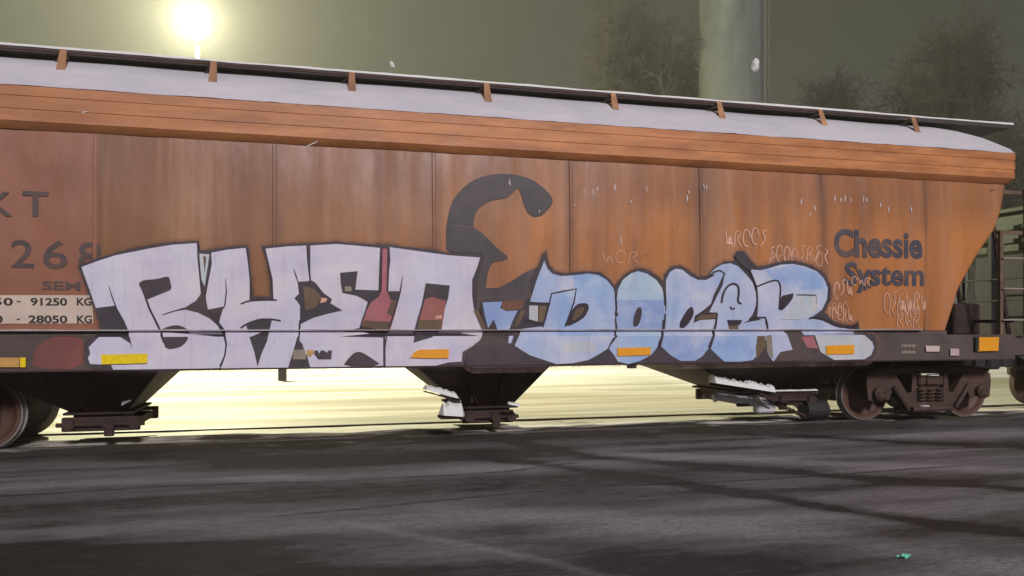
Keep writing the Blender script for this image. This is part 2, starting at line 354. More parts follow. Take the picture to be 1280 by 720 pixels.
# ------------------------------------------------------------ hopper car
CCX = -.38
car = empty('hopper_car', (CCX, 1.6, 0))
tag(car, 'orange covered hopper freight car with white and blue graffiti and snow on its roof', 'freight car')
def inset(z):
    if z >= 3.80: return .06
    if z >= 1.45: return .015 + .045*((z-2.55)/1.2)**2
    if z >= 1.385: return .0 + .055*(1.45-z)/.065 if False else .075
    return 0.0
HL = [(1.45,7.42),(2.1,7.62),(2.6,7.95),(3.05,8.32),(3.35,8.46),(3.8,8.58)]
def half(z):
    for (a, p), (b, q) in zip(HL[:-1], HL[1:]):
        if z <= b: return p+(q-p)*max(0,(z-a))/(b-a)
    return 8.62
def ring(z, ins, h, rad, nseg=60):
    """closed outline of the car body at height z, corners rounded"""
    y0, y1 = ins, 3.2-ins; pts = []
    for i in range(nseg+1): pts.append((CCX-h+rad+(2*h-2*rad)*i/nseg, y0))
    for k in range(1, 6):
        a = -math.pi/2 + math.pi/2*k/6; pts.append((CCX+h-rad+rad*math.cos(a), y0+rad+rad*math.sin(a)))
    pts.append((CCX+h, y0+rad)); pts.append((CCX+h, y1-rad))
    for k in range(1, 6):
        a = math.pi/2*k/6; pts.append((CCX+h-rad+rad*math.cos(a), y1-rad+rad*math.sin(a)))
    for i in range(nseg+1): pts.append((CCX+h-rad-(2*h-2*rad)*i/nseg, y1))
    for k in range(1, 6):
        a = math.pi/2 + math.pi/2*k/6; pts.append((CCX-h+rad+rad*math.cos(a), y1-rad+rad*math.sin(a)))
    pts.append((CCX-h, y1-rad)); pts.append((CCX-h, y0+rad))
    for k in range(1, 6):
        a = math.pi + math.pi/2*k/6; pts.append((CCX-h+rad+rad*math.cos(a), y0+rad+rad*math.sin(a)))
    return [(x, y, z) for x, y in pts]
def loft(m, rings, mi=0, cap0=False, cap1=False):
    n = len(rings[0]); vs = [p for r in rings for p in r]
    fs = [(i*n+k, i*n+(k+1)%n, (i+1)*n+(k+1)%n, (i+1)*n+k) for i in range(len(rings)-1) for k in range(n)]
    if cap0: fs.append(tuple(reversed(range(n))))
    if cap1: fs.append(tuple(range((len(rings)-1)*n, len(rings)*n)))
    m.add(vs, fs, mi)
def dent(x, z):   # slight buckles between the ribs
    return .010*noise.noise((x*.8, z*1.1, 5)) + .008*noise.noise((x*2.1, z*.5, 9))
m = MB(); zs = [1.45]+[1.45+.1*i for i in range(1,24)]+[3.795]
R = []
for z in zs:
    r = ring(z, inset(z), half(z), .12, 150); R.append([(x, y+(max(0, .004+1.3*dent(x, z)) if y < .3 else 0), q) for x, y, q in r])
loft(m, R, 0, cap0=True)
body = m.build('body', [M_ORANGE], car, smo=30)
# belt rail along the top of the sides: three flat ribs with grooves
m = MB(); bz = [(3.772,.055),(3.80,.02),(3.85,-.022),(3.852,-.026),(3.955,-.026),(3.962,-.020),(3.985,-.020),(3.992,-.029),(4.11,-.029),(4.116,-.022),(4.135,-.022),(4.141,-.031),(4.25,-.031),(4.252,.02)]
loft(m, [ring(z, i, 8.66-i, .14) for z, i in bz]); m.build('belt_rail', M_BELT, car, smo=12)
# weld seams
SEAMS = [-8.4,-7.0] + [at(px, 300, 0).x for px in (118,343,543,715,878,1030,1160)]
for sx in SEAMS:
    for side in (0, 1):
        m = MB(); z2 = [1.46+.1*i for i in range(0, 24) if abs(sx-CCX) < half(1.46+.1*i)-.1]; vs = []
        for z in z2:
            for dx, dy in ((-.026,.0),(-.016,-.006),(.016,-.006),(.026,.0)):
                y = inset(z)+dy; vs.append((sx+dx, y if not side else 3.2-y, z))
        m.add(vs, [(i*4+k, i*4+k+1, (i+1)*4+k+1, (i+1)*4+k) for i in range(len(z2)-1) for k in range(3)])
        m.build('weld_seam', M_ORANGE, car)
# roof
RO = [(4.252,.0,8.68),(4.31,.035,8.64),(4.40,.10,8.5),(4.505,.19,8.35),(4.60,.32,8.1),(4.70,.5,7.8),(4.745,.75,7.5),(4.77,1.1,7.1),(4.78,1.45,6.7)]
m = MB(); loft(m, [ring(z, i, h, .12+i*.9) for z, i, h in RO], cap1=True); m.build('roof', M_BELT, car, smo=40)
m = MB(); SN = [(4.262,-.012,8.70)] + [(z+.028, i-.012, h+.01) for z, i, h in RO[1:]]
Rg = [ring(z, i, h, .12+max(i,0)*.9, 160) for z, i, h in SN]
Rg[0] = [(x, y, z + .010*noise.noise((x*1.7, y*2, 1)) + .006*noise.noise((x*9, y*9, 1))) for x, y, z in Rg[0]]
Rg = [Rg[0]] + [[(x, y, z + .016*noise.noise((x*.9, y*3, 2))) for x, y, z in r] for r in Rg[1:]]
loft(m, Rg, cap0=False, cap1=True); rs = m.build('roof_snow', M_SNOW, car, smo=60)

# side sill
m = MB()
X0, X1 = -9.3, 8.25
for (y0, y1) in ((0, .12), (3.08, 3.2)):
    m.box(X0, X1, y0, y1, 1.0, 1.385)
for (y0, y1) in ((.078, .16), (3.04, 3.122)): m.box(CCX-7.4, CCX+7.4, y0, y1, 1.387, 1.449)
for (y0, y1) in ((.02, .14), (3.06, 3.18)): m.box(X1+.001, 8.86, y0, y1, 1.06, 1.33)
m.box(8.862, 8.95, .02, 3.18, 1.06, 1.33)
sill = m.build('side_sill', M_SILL, car)
m = MB(); m.box(-7.9, X1, -.012, .05, .985, 1.003); m.build('sill_flange', M_UNDER, car)
# thin light ledge of snow on the sheet's bottom lip
m = MB()
xs = np.arange(CCX-7.3, CCX+7.0, .1)
for k in range(len(xs)-1):
    h = .016+.007*noise.noise((xs[k]*2, 0, 0))
    m.box(xs[k], xs[k]+.1005, .012+.0001*(k%2), .06, 1.456, 1.456+h)
m.build('bottom_lip', M_LIP, car)

# centre sill, floor under end, slope framing, end platforms
m = MB(); m.box(-9.2, 8.9, 1.38, 1.82, 1.04, 1.33, bev=.01); m.box(6.2, 8.9, 1.40, 1.80, .74, 1.035, bev=.01); m.box(-9.2, -6.2, 1.40, 1.80, .74, 1.035, bev=.01)
m.box(-9.1, -8.2, .14, 3.06, 1.02, 1.10); m.box(7.0, 8.8, .14, 3.06, 1.335, 1.36)
m.build('centre_sill', M_UNDER, car)
for s_, xe in ((1, 8.7), (-1, -9.1)):
    m = MB()
    for y in (.3, 1.2, 2.0, 2.9):
        m.tube([(xe-.25*s_, y, 1.36 if s_ > 0 else 1.1), (CCX+s_*8.45, y, 3.5)], .035, 6)
    m.tube([(xe-.35*s_, .1, 1.6), (xe-.35*s_, 3.1, 1.6)], .03, 6); m.build('end_frame', M_UNDER, car)
    m = MB(); m.box(xe-.75*s_ if s_>0 else xe+.2, xe-.2 if s_>0 else xe+.75, .9, 1.5, 1.37, 1.9, bev=.03); m.build('brake_box', M_UNDER, car)

# belly between sill and hoppers: side-to-side sloping underside
def hopper(xa, xb, xc, xd, zt, zb, ya, yb, name='hopper_bay', gate=(0,0)):
    m = MB()
    top = [(xa,.10,zt),(xb,.10,zt),(xb,3.10,zt),(xa,3.10,zt)]; bot = [(xc,ya,zb),(xd,ya,zb),(xd,yb,zb),(xc,yb,zb)]
    m.add(top+bot, [(0,1,5,4),(1,2,6,5),(2,3,7,6),(3,0,4,7),(4,5,6,7),(3,2,1,0)])
    for fx in (.33, .66):   # stiffener ribs on the near slope
        p = Vector(top[0]).lerp(Vector(top[1]), fx); q = Vector(bot[0]).lerp(Vector(bot[1]), fx)
        m.tube([p+Vector((0,-.01,0)), q+Vector((0,-.01,0))], .018, 4)
    h = m.build(name, M_UNDER, car)
    # flange frame round the outlet
    g = MB(); g.box(xc-.07, xd+.07, ya-.08, yb+.08, zb-.035, zb-.002, bev=.008)
    g.build('outlet_flange', M_UNDER, h)
    g = MB(); x0, x1 = xc+gate[0], xd+gate[1]
    g.box(xc+.03, xd-.03, ya+.02, yb-.02, zb-.10, zb-.037)
    g.box(x0, x1, ya-.10, ya-.04, zb-.24, zb-.06, bev=.012)
    g.box(x0, x1, yb+.04, yb+.10, zb-.24, zb-.06, bev=.012)
    g.box(x0+.06, x1-.06, ya-.02, yb+.02, zb-.21, zb-.11)
    g.tube([(x0-.05, ya-.13, zb-.15), (x1+.06, ya-.13, zb-.15)], .028, 8)
    for xx in (x0+.1, (x0+x1)/2+.1, x1-.05): g.lathe_y(xx, zb-.15, [(.0,ya-.19),(.07,ya-.19),(.07,ya-.13),(.0,ya-.13)], 12)
    g.box((x0+x1)/2+.05, (x0+x1)/2+.16, ya-.18, ya-.10, zb-.30, zb-.10, bev=.01)
    g.build('outlet_gate', M_UNDER, h)
    return h
XM = lambda px, py, Y=.1: at(px, py, Y).x
h2 = hopper(XM(520,457), XM(690,457), at(576,505,1.0).x, at(640,505,1.0).x, .998, .37, 1.0, 2.2)
h1 = hopper(-6.35, XM(200,463), at(88,510,1.0).x, at(160,510,1.0).x, .998, .42, 1.0, 2.2, gate=(-.08,.16))
h3 = hopper(XM(866,453), XM(1085,450), at(918,488,1.0).x, at(1010,488,1.0).x, .998, .50, 1.0, 2.2)
# snow caught on hopper slope lips
def bar(m, p, q, w, h, n=14):
    """lumpy ridge of snow from p to q"""
    p = Vector(p); q = Vector(q); d = (q-p).normalized(); s = d.cross(Vector((0,0,1))).normalized()
    vs = []; fs = []
    for i in range(n+1):
        c = p.lerp(q, i/n); e = 1 if 0 < i < n else .3
        k = e*(1+.5*noise.noise((i*.9, p.x, p.y)))
        for a, b in ((-1,0),(-.7,.7),(0,1),(.7,.7),(1,0)): vs.append(c + s*(a*w*e) + Vector((0,0,b*h*k)))
    for i in range(n): fs += [(i*5+k, i*5+k+1, (i+1)*5+k+1, (i+1)*5+k) for k in range(4)] + [(i*5+4, i*5, (i+1)*5, (i+1)*5+4)]
    fs += [(0,1,2,3,4), tuple(reversed(range(n*5, n*5+5)))]
    m.add(vs, fs)
m = MB(); bar(m, at(529,486,.38), at(573,498,.38), .10, .075); m.build('caught_snow', M_SNOW2, h2)
m = MB(); bar(m, at(549,518,.40), at(580,520,.40), .12, .19, 8); m.build('caught_snow', M_SNOW2, h2)
m = MB(); bar(m, at(634,505,.6), at(650,508,.6), .05, .04); m.build('caught_snow', M_SNOW2, h2)
m = MB(); bar(m, at(528,489,.38), at(577,503,.38), .06, .018); m.build('slope_lip', M_UNDER, h2)
m = MB(); m.box(at(550,520,.4).x, at(580,520,.4).x, .34, .62, at(550,522,.4).z-.02, at(550,522,.4).z+.015, bev=.005); m.build('slope_lip', M_UNDER, h2)
for px in (575, 590):
    m = MB(); q = at(px,502,.40); m.tube([q, (q.x+.1, .95, q.z+.05)], .018, 6); m.build('lip_strut', M_UNDER, h2)
m = MB(); bar(m, at(152,507,.8), at(166,500,.8), .06, .05); m.build('caught_snow', M_SNOW, h1)
m = MB(); bar(m, at(888,478,.38), at(966,490,.38), .12, .10, 40); m.build('caught_snow', M_SNOW2, h3)
m = MB(); bar(m, at(966,489,.38), at(1022,488,.38), .05, .022, 20); m.build('caught_snow', M_SNOW2, h3)
m = MB(); m.tube([at(888,480,.40), at(966,492,.40), at(1022,491,.40)], .022, 6); m.build('slope_lip', M_UNDER, h3)
m = MB(); bar(m, at(935,497,.7), at(958,501,.7), .05, .04); m.build('caught_snow', M_SNOW2, h3)
m = MB(); m.tube([at(892,498,.85), at(898,496,.85), at(944,502,.85)], .062, 14); m.build('gate_tube', M_SNOW, h3)
m = MB(); m.box(at(942,500,.9).x, at(965,500,.9).x, .78, .95, .16, .36, bev=.03); bar(m, at(940,500,.8), at(962,510,.8), .07, .05); m.build('gate_bearing', M_SNOW, h3)
m = MB()
cp = [at(950,492,.75), at(962,500,.75), at(975,508,.75), at(988,512,.75), at(1000,518,.75), at(1008,521,.8)]
P = [cp[0].lerp(cp[1], 0)]; L = []
for a, b in zip(cp[:-1], cp[1:]): L += [a.lerp(b, k/4) for k in range(4)]
for i, c in enumerate(L):
    dd = (L[min(i+1,len(L)-1)]-L[max(i-1,0)]).normalized(); u = dd.cross(Vector((0,1,0))).normalized() if i % 2 else Vector((0,1,0))
    loop = [c + dd*(.05*math.cos(a)) + u*(.026*math.sin(a)) for a in [k*math.pi/4 for k in range(9)]]
    m.tube(loop, .010, 5, cap=False)
m.build('chain', M_RUST, h3)
m = MB(); m.tube([at(1004,512,.9), at(1030,512,.9)], .16, 16); m.build('air_reservoir', M_BLACK, car)
m = MB(); m.box(at(785,455,.05).x, at(795,455,.05).x, .02, .10, .93, .999, bev=.008); m.box(-.1+at(789,455,.05).x, .1+at(789,455,.05).x, .03, .09, .975, .998); m.build('sill_bracket', M_UNDER, car)

# running boards with brackets
BX = [-5.43-1.68*2, -5.43-1.68, -5.43, -3.75, -2.07, -.283, 1.545, 3.197, 4.90, 6.57]
for (ya, yb, yo) in ((.36, .98, .30), (2.22, 2.84, 2.90)):
    m = MB(); x0, x1 = -9.0, at(1266, 160, .36).x
    for k in range(9): y = ya + (yb-ya)*k/8; m.box(x0, x1, y-.006, y+.006, 4.775, 4.81)
    x = x0
    while x < x1: m.box(x, x+.02, ya+.0065, yb-.0065, 4.782, 4.803); x += .13
    m.box(x0, x1, ya-.018, ya-.008, 4.755, 4.815); m.box(x0, x1, yb+.008, yb+.018, 4.755, 4.815)
    # solid tread plate between the edge bars
    m.box(x0+.01, x1-.01, ya+.008, yb-.008, 4.770, 4.7745)
    w = m.build('running_board', M_WALK, car)
    m = MB(); n = int((x1-x0)/.08); vs = []; fs = []
    for i in range(n+1):
        x = x0+(x1-x0)*i/n; a = .035+.014*noise.noise((x*1.3, ya, 0))+.006*noise.noise((x*7, ya, 0)); e = .012*noise.noise((x*3, ya, 5))
        for y, z in ((ya-.022+e, 0), (ya-.012+e, a*.8), (ya+.06, a), ((ya+yb)/2, a*1.1), (yb-.06, a), (yb+.02-e, a*.6), (yb+.022-e, 0)): vs.append((x, y, 4.816+z))
    for i in range(n): fs += [(i*7+k, i*7+k+1, (i+1)*7+k+1, (i+1)*7+k) for k in range(6)]
    m.add(vs, fs); m.build('board_snow', M_SNOW2, w, smo=50)
    s_ = 1 if ya < 1 else -1
    for bx in BX:
        m = MB(); yb0 = ya-.035*s_ if s_ > 0 else yb+.035
        yb0 = .28 if s_ > 0 else 2.92; yr = .14 if s_ > 0 else 3.06
        # upright tapering plate with a foot on the roof and a diagonal brace
        m.add([(bx-.055, yr, 4.46),(bx+.055, yr, 4.46),(bx+.055, yr+.014*s_, 4.46),(bx-.055, yr+.014*s_, 4.46),
               (bx-.035, yb0, 4.80),(bx+.035, yb0, 4.80),(bx+.035, yb0+.014*s_, 4.80),(bx-.035, yb0+.014*s_, 4.80)],
              [(0,1,5,4),(1,2,6,5),(2,3,7,6),(3,0,4,7),(4,5,6,7),(3,2,1,0)])
        m.box(bx-.02, bx+.02, min(yb0, yb0+.66*s_), max(yb0, yb0+.66*s_), 4.735, 4.754)
        m.build('walk_bracket', M_BRACK, car)
        m = MB(); m.tube([(bx-.03, yb0+.02*s_, 4.74), (bx-.16, yb0+.2*s_, 4.66), (bx-.24, yb0+.34*s_, 4.64)], .016, 5); m.build('brace', M_UNDER, car)
# roof hatches (trough hatch along the centre)
m = MB()
for k in range(5):
    cx = CCX-5.2+2.6*k; m.box(cx-1.15, cx+1.15, 1.25, 1.95, 4.77, 4.86, bev=.02)
m.build('roof_hatch', M_BELT, car)

# ---- trucks
def wheel(cx, y, out, parent):
    m = MB(); r = .435; s_ = out
    prof = [(.0,y-.02*s_),(.09,y-.045*s_),(.10,y-.045*s_),(.13,y+.0*s_),(.2,y+.03*s_),(.31,y+.025*s_),(.355,y-.01*s_),(.37,y-.045*s_),(r-.012,y-.05*s_)]
    m.lathe_y(cx, r, prof, 48, 0)
    m.lathe_y(cx, r, [(r-.012,y-.05*s_),(r,y-.045*s_),(r+.003,y+.05*s_),(r+.025,y+.058*s_),(r+.028,y+.07*s_),(r+.01,y+.085*s_),(.36,y+.085*s_),(.34,y+.04*s_),(.1,y+.06*s_),(0,y+.06*s_)], 48, 1)
    return m.build('wheel', [M_WHEEL, M_TREAD], parent, smo=40)
def truck(tc, wb=.985):
    m = MB(); m.box(tc-.2, tc+.2, .5, 2.7, .42, .68, bev=.03); m.lathe_y(tc, .7, [(0,1.3),(.2,1.3),(.2,1.9),(0,1.9)], 20)
    T = m.build('truck', M_RUST, car)
    for s_ in (-1, 1):
        for y, o in ((.88-.02, 1), (2.32+.02, -1)): wheel(tc+s_*wb, y, o, T)
        m = MB(); m.tube([(tc+s_*wb, .45, .435), (tc+s_*wb, 2.75, .435)], .075, 14); m.build('axle', M_UNDER, T)
    for y0, y1, yo in ((.50,.64,.46), (2.56,2.70,2.74)):
        m = MB(); P = lambda pts: [(tc+x, z) for x, z in pts]
        outer = P([(-1.20,.62),(-1.18,.74),(-1.02,.84),(-.80,.86),(-.55,.87),(-.3,.88),(.3,.88),(.55,.87),(.80,.86),(1.02,.84),(1.18,.74),(1.20,.62),
                   (1.17,.36),(1.08,.33),(1.06,.52),(.90,.54),(.86,.36),(.78,.34),(.72,.50),(.62,.44),(.50,.27),(.40,.165),(.28,.14),(-.28,.14),(-.40,.165),(-.50,.27),(-.62,.44),(-.72,.50),
                   (-.78,.34),(-.86,.36),(-.90,.54),(-1.06,.52),(-1.08,.33),(-1.17,.36)])
        win = P([(-.26,.30),(.26,.30),(.26,.76),(-.26,.76)])
        t1 = P([(-.66,.76),(-.36,.76),(-.34,.70),(-.36,.46),(-.44,.44)]); t2 = P([(.66,.76),(.44,.44),(.36,.46),(.34,.70),(.36,.76)])
        m.prism([outer, win, t1, t2], y0, y1)
        # raised flanges
        for a, b in (((-.30,.79),(.30,.79)), ((-.45,.20),(-.72,.56)), ((.45,.20),(.72,.56))):
            m.tube([(tc+a[0], yo, a[1]), (tc+b[0], yo, b[1])], .035, 6)
        m.tube([(tc-.38, yo, .19), (tc+.38, yo, .19)], .045, 8)
        m.tube([(tc-1.1, yo, .80), (tc-.5, yo, .84), (tc+.5, yo, .84), (tc+1.1, yo, .80)], .03, 6)
        sf = m.build('side_frame', M_RUST, T)
        for s_ in (-1, 1):
            m = MB(); ye = y0-.10 if y0 < 1 else y1+.10; yi = y0-.01 if y0 < 1 else y1+.01
            m.lathe_y(tc+s_*wb, .45, [(0,ye),(.07,ye),(.085,ye+.02*(1 if y0<1 else -1)),(.11,ye+.03*(1 if y0<1 else -1)),(.115,yi)], 20)
            for k in range(3):
                a = k*2.094+.5; m.lathe_y(tc+s_*wb+.05*math.cos(a), .45+.05*math.sin(a), [(0,ye-.012),(.015,ye-.012),(.015,ye+.01)], 6)
            m.build('bearing_cap', M_RUST, T, smo=40)
        ym = (y0+y1)/2
        for k, dx in enumerate((-.17, 0, .17)):
            m = MB()
            for yy in (ym-.06, ym+.08):
                hel = [(tc+dx+.062*math.cos(a), yy+.062*math.sin(a), .305+.24*a/(2*math.pi*4.5)) for a in np.linspace(0, 2*math.pi*4.5, 55)]
                m.tube(hel, .017, 6)
            m.build('coil_spring', M_RUST, T, smo=60)
        m = MB(); m.box(tc-.24, tc+.24, y0-.04, y1+.04, .555, .72, bev=.03); m.box(tc-.12, tc+.12, y0-.07, y0-.042, .58, .69, bev=.01); m.build('bolster_end', M_RUST, T)
        if y0 < 1:
            m = MB(); bar(m, (tc-.10,y0-.04,.722), (tc+.12,y0-.04,.722), .05, .035, 8); m.build('caught_snow', M_SNOW2, T)
            m = MB(); bar(m, (tc-.22,y0-.03,.235), (tc-.05,y0-.03,.23), .04, .02, 8); m.build('caught_snow', M_SNOW, T)
    for s_ in (-1, 1):   # brake shoe beams
        m = MB(); m.box(tc+s_*.50-.05, tc+s_*.50+.05, .75, 2.45, .36, .46, bev=.01)
        for y in (.86, 2.34): m.box(tc+s_*.52-.05*1, tc+s_*.52+.03, y-.06, y+.06, .28, .58, bev=.015)
        m.build('brake_beam', M_BLACK, T)
    return T
tr = (at(1087,495,.7).x + at(1213,492,.7).x)/2
truck(tr)
tlw = at(-22, 505, .8).x
truck(tlw-.985)
# coupler
m = MB(); m.box(8.9, 9.25, 1.5, 1.7, .78, .98, bev=.02); m.box(9.2, 9.5, 1.42, 1.78, .74, 1.02, bev=.05); m.build('coupler', M_BLACK, car)
m = MB(); m.tube([(8.9,1.95,.85),(9.1,2.0,.6),(9.35,2.0,.5),(9.6,2.0,.6)], .025, 8); m.build('brake_hose', M_BLACK, car)
# ladder at the end corner
lx0, lx1 = at(1251,360,.02).x, at(1251,360,.02).x+.50
m = MB()
for x in (lx0, lx1): m.box(x-.03, x+.03, .0, .05, 1.387, 3.02 if x == lx0 else 3.7)
m.box(lx0-.03, lx1+.03, .052, .09, 2.98, 3.04); m.box(CCX+8.2, lx1+.03, .06, .12, 3.62, 3.68)
L = m.build('ladder', M_STEEL, car)
for zr in (at(1265,323,0).z, at(1265,361,0).z, at(1265,400,0).z):
    m = MB(); m.tube([(lx0, -.035, zr), (lx1, -.035, zr)], .012, 8); m.tube([(lx0, .0, zr), (lx0, -.036, zr)], .012, 8); m.tube([(lx1, .0, zr), (lx1, -.036, zr)], .012, 8)
    m.build('rung', flat('rung_worn', (.42,.34,.33), .5), L)
m = MB()
for y in (2.6, 3.1):
    m.box(lx0-.03, lx0+.03, y, y+.05, 1.387, 3.4)
for z in (1.65,2.1,2.6): m.tube([(lx0, 2.6, z), (lx0, 3.1, z)], .012, 6)
m.build('far_ladder', M_STEEL, car)
m = MB(); m.box(at(1222,430,-.03).x-.05, at(1222,430,-.03).x+.02, -.05, -.005, 1.13, 1.35, bev=.01); m.build('grab_iron', M_BLACK, car)

# ---- decals: paint films that follow the side sheet
class Decal:
    def __init__(s, base=.003): s.items = []; s.off = base
    def poly(s, pts, mat, holes=(), px=True):
        loops = []
        for L in [pts]+list(holes):
            q = []
            for p in L:
                if px:
                    y = 0
                    for _ in range(3): w = at(p[0], p[1], y); y = inset(w.z)
                    q.append((w.x, w.z))
                else: q.append(tuple(p))
            loops.append(q)
        s.items.append((loops, mat)); return s
    def stroke(s, pts, w, mat, taper=False):
        P = [Vector(p) for p in pts]; l = []; r = []
        for i, p in enumerate(P):
            a = P[max(i-1,0)]; b = P[min(i+1,len(P)-1)]; t = (b-a).normalized(); nrm = Vector((-t.y, t.x))
            k = w/2*(.35 if taper and i in (0, len(P)-1) else 1)
            l.append(p+nrm*k); r.append(p-nrm*k)
        for i in range(len(P)-1): s.poly([l[i], l[i+1], r[i+1], r[i]], mat) if False else None
        return s.poly(l+r[::-1], mat)
    def text(s, txt, x0, x1, ytop, ybase, mat, bold=.0, shear=0, spacing=1):
        cu = bpy.data.curves.new('t', 'FONT'); cu.body = txt; cu.size = 1; cu.offset = bold; cu.shear = shear; cu.space_character = spacing; cu.resolution_u = 4
        o = bpy.data.objects.new('t', cu); COL.objects.link(o)
        dg = bpy.context.evaluated_depsgraph_get(); me = bpy.data.meshes.new_from_object(o.evaluated_get(dg))
        V = [tuple(v.co) for v in me.vertices]; F = [tuple(p.vertices) for p in me.polygons]
        bpy.data.objects.remove(o); bpy.data.curves.remove(cu); bpy.data.meshes.remove(me)
        ax = min(v[0] for v in V); bx = max(v[0] for v in V)
        a = at(x0, ybase, .0); b = at(x1, ybase, .0); top = at(x0, ytop, 0)
        sx = (b.x-a.x)/(bx-ax); capt = .73
        s.items.append(([[(a.x+(v[0]-ax)*sx, a.z+v[1]/capt*(top.z-a.z)) for v in V], F], mat, 'mesh')); return s
    def build(s, name, parent, label=None, step=.00025):
        bm = bmesh.new(); mats = []; lay = []
        zcut = [1.0, 1.385, 1.4495, 1.4505]+[1.45+.15*i for i in range(1,16)]+[3.7995,3.8005]
        verts_off = {}
        for n, it in enumerate(s.items):
            mat = it[1]
            if mat not in mats: mats.append(mat)
            b2 = bmesh.new()
            if len(it) == 3:
                V, F = it[0]; vv = [b2.verts.new((x, 0, z)) for x, z in V]
                for f in F:
                    try: b2.faces.new([vv[i] for i in f])
                    except ValueError: pass
            else:
                flatp = [p for L in it[0] for p in L]; vv = [b2.verts.new((x, 0, z)) for x, z in flatp]
                for tr_ in tessellate_polygon([[Vector((x, z, 0)) for x, z in L] for L in it[0]]):
                    try: b2.faces.new([vv[i] for i in tr_])
                    except ValueError: pass
            z0 = min(v.co.z for v in b2.verts); z1 = max(v.co.z for v in b2.verts)
            for zc in zcut:
                if z0 < zc < z1: bmesh.ops.bisect_plane(b2, geom=b2.verts[:]+b2.edges[:]+b2.faces[:], plane_co=(0,0,zc), plane_no=(0,0,1), dist=1e-6)
            off = s.off + n*step
            for v in b2.verts: v.co.y = inset(v.co.z) - off
            for f in b2.faces:
                if f.calc_area() > 0 and f.normal.y > 0: f.normal_flip()
                f.material_index = mats.index(mat)
            b2.normal_update()
            for f in b2.faces:
                if f.normal.y > 0: f.normal_flip()
            tm = bpy.data.meshes.new('tmp'); b2.to_mesh(tm); b2.free(); bm.from_mesh(tm); bpy.data.meshes.remove(tm)
        me = bpy.data.meshes.new(name); og = origin(parent)
        bmesh.ops.translate(bm, verts=bm.verts, vec=-og)
        bm.to_mesh(me); bm.free()
        for m_ in mats: me.materials.append(m_)
        o = bpy.data.objects.new(name, me); COL.objects.link(o); o.parent = parent
        if label: o['label'] = label
        return o
def sm(pts, closed=True, it=1):
    """one or two rounds of corner cutting"""
    for _ in range(it):
        q = []; n = len(pts)
        for i in range(n if closed else n-1):
            a = pts[i]; b = pts[(i+1) % n]
            q += [(a[0]*.78+b[0]*.22, a[1]*.78+b[1]*.22), (a[0]*.22+b[0]*.78, a[1]*.22+b[1]*.78)]
        if not closed: q = [pts[0]]+q+[pts[-1]]
        pts = q
    return pts

def expand(pts, d):
    n = len(pts); q = []; ar = sum(pts[i][0]*pts[(i+1)%n][1]-pts[(i+1)%n][0]*pts[i][1] for i in range(n)); sg = 1 if ar > 0 else -1
    for i in range(n):
        a = Vector(pts[i-1]); b = Vector(pts[i]); c = Vector(pts[(i+1)%n]); t1 = (b-a).normalized(); t2 = (c-b).normalized()
        nn = Vector((t1.y, -t1.x)) + Vector((t2.y, -t2.x)); l = nn.length
        nn = nn/l if l > .3 else Vector((0,0)); q.append((b.x+nn.x*d*sg, b.y+nn.y*d*sg))
    return q
def mist(name, c, amt):
    t = NT(name); t.col(c); t.rough(.7); n = t.noise(90, 3, .7); n2 = t.noise(4, 4, .6)
    a = t.math('MULTIPLY', t.ramp(n, [(.42,0.0),(.62,1.0)]), t.math('MULTIPLY', t.ramp(n2, [(.35,.2),(.65,1.0)]), amt)); t.l.new(a, t.b.inputs['Alpha']); return t.m
P_MIST = mist('overspray_dark', (.06,.045,.055), .6); P_MIST2 = mist('overspray_faint', (.07,.05,.055), .28); P_PMIST = mist('overspray_pink', (.55,.36,.30), .35)
# cat emblem
D = Decal(.002)
D.poly(sm([(558,318),(557,290),(560,270),(565,252),(575,238),(590,226),(605,220),(622,217),(645,218),(665,224),(680,235),(690,246),(691,255),(679,269),(668,272),(660,267),(655,256),(652,244),(648,233),(640,242),(632,248),(615,250),(602,257),(595,265),(592,277),(592,285),(600,289),(610,298),(622,311),(638,323),(620,327),(604,330)]), P_CAT)
D.poly([(600,322),(618,326),(612,334),(609,345),(607,360),(622,360),(640,351),(655,341),(675,332),(668,350),(662,374),(652,378),(630,378),(603,377),(602,392),(609,412),(598,400),(590,375),(590,350),(594,335)], P_CAT)
D.stroke([(562,281),(575,282),(588,285),(596,290)], 1.2, P_BROWN, True)
D.build('cat_emblem', car)
# freight company lettering
D = Decal(.002)
D.text('Chessie', 1043, 1154, 285, 319, P_LOGO, .035); D.text('System', 1057, 1156, 326.5, 355, P_LOGO, .03)
D.poly([(1081,357),(1084,356),(1084,362),(1080,363)], P_LOGO).poly([(1086,355),(1089,354),(1089,360),(1086,360)], P_LOGO)
D.build('company_lettering', car)
# reporting marks
D = Decal(.002)
D.text('K', -18, 15, 237, 269, P_STEN, .012); D.build('reporting_mark', car); D = Decal(.002); D.text('T', 27, 60, 237, 269, P_STEN, .02); D.build('reporting_mark', car); D = Decal(.002)
D.text('2', 13, 42, 298, 334, P_STEN, .012); D.text('6', 53, 84, 299, 335, P_STEN, .012); D.text('8', 97, 127, 301, 336, P_STEN, .012)
D.build('reporting_mark', car); D = Decal(.002); D.text('SEM', 52, 100, 351, 362, P_STEN, .03)
D.build('reporting_mark', car)
D = Decal(.002); D.poly([(-60,369),(114,369),(118,404),(-60,405)], P_CREAM)
for (a, b, tx) in ((3,15,'0'),(21,26,'-'),(37,83,'91250'),(95,114,'KG')): D.text(tx, a, b, 372, 381.5, P_BLK, .03) if tx != '-' else D.poly([(21,376.3),(26,376.3),(26,378),(21,378)], P_BLK)
D.text('5', -10, 1, 372, 381.5, P_BLK, .03); D.text('0', -9, 2, 394, 403.5, P_BLK, .03)
for (a, b, tx) in ((34,83,'28050'),(95,114,'KG')): D.text(tx, a, b, 394, 403.5, P_BLK, .03)
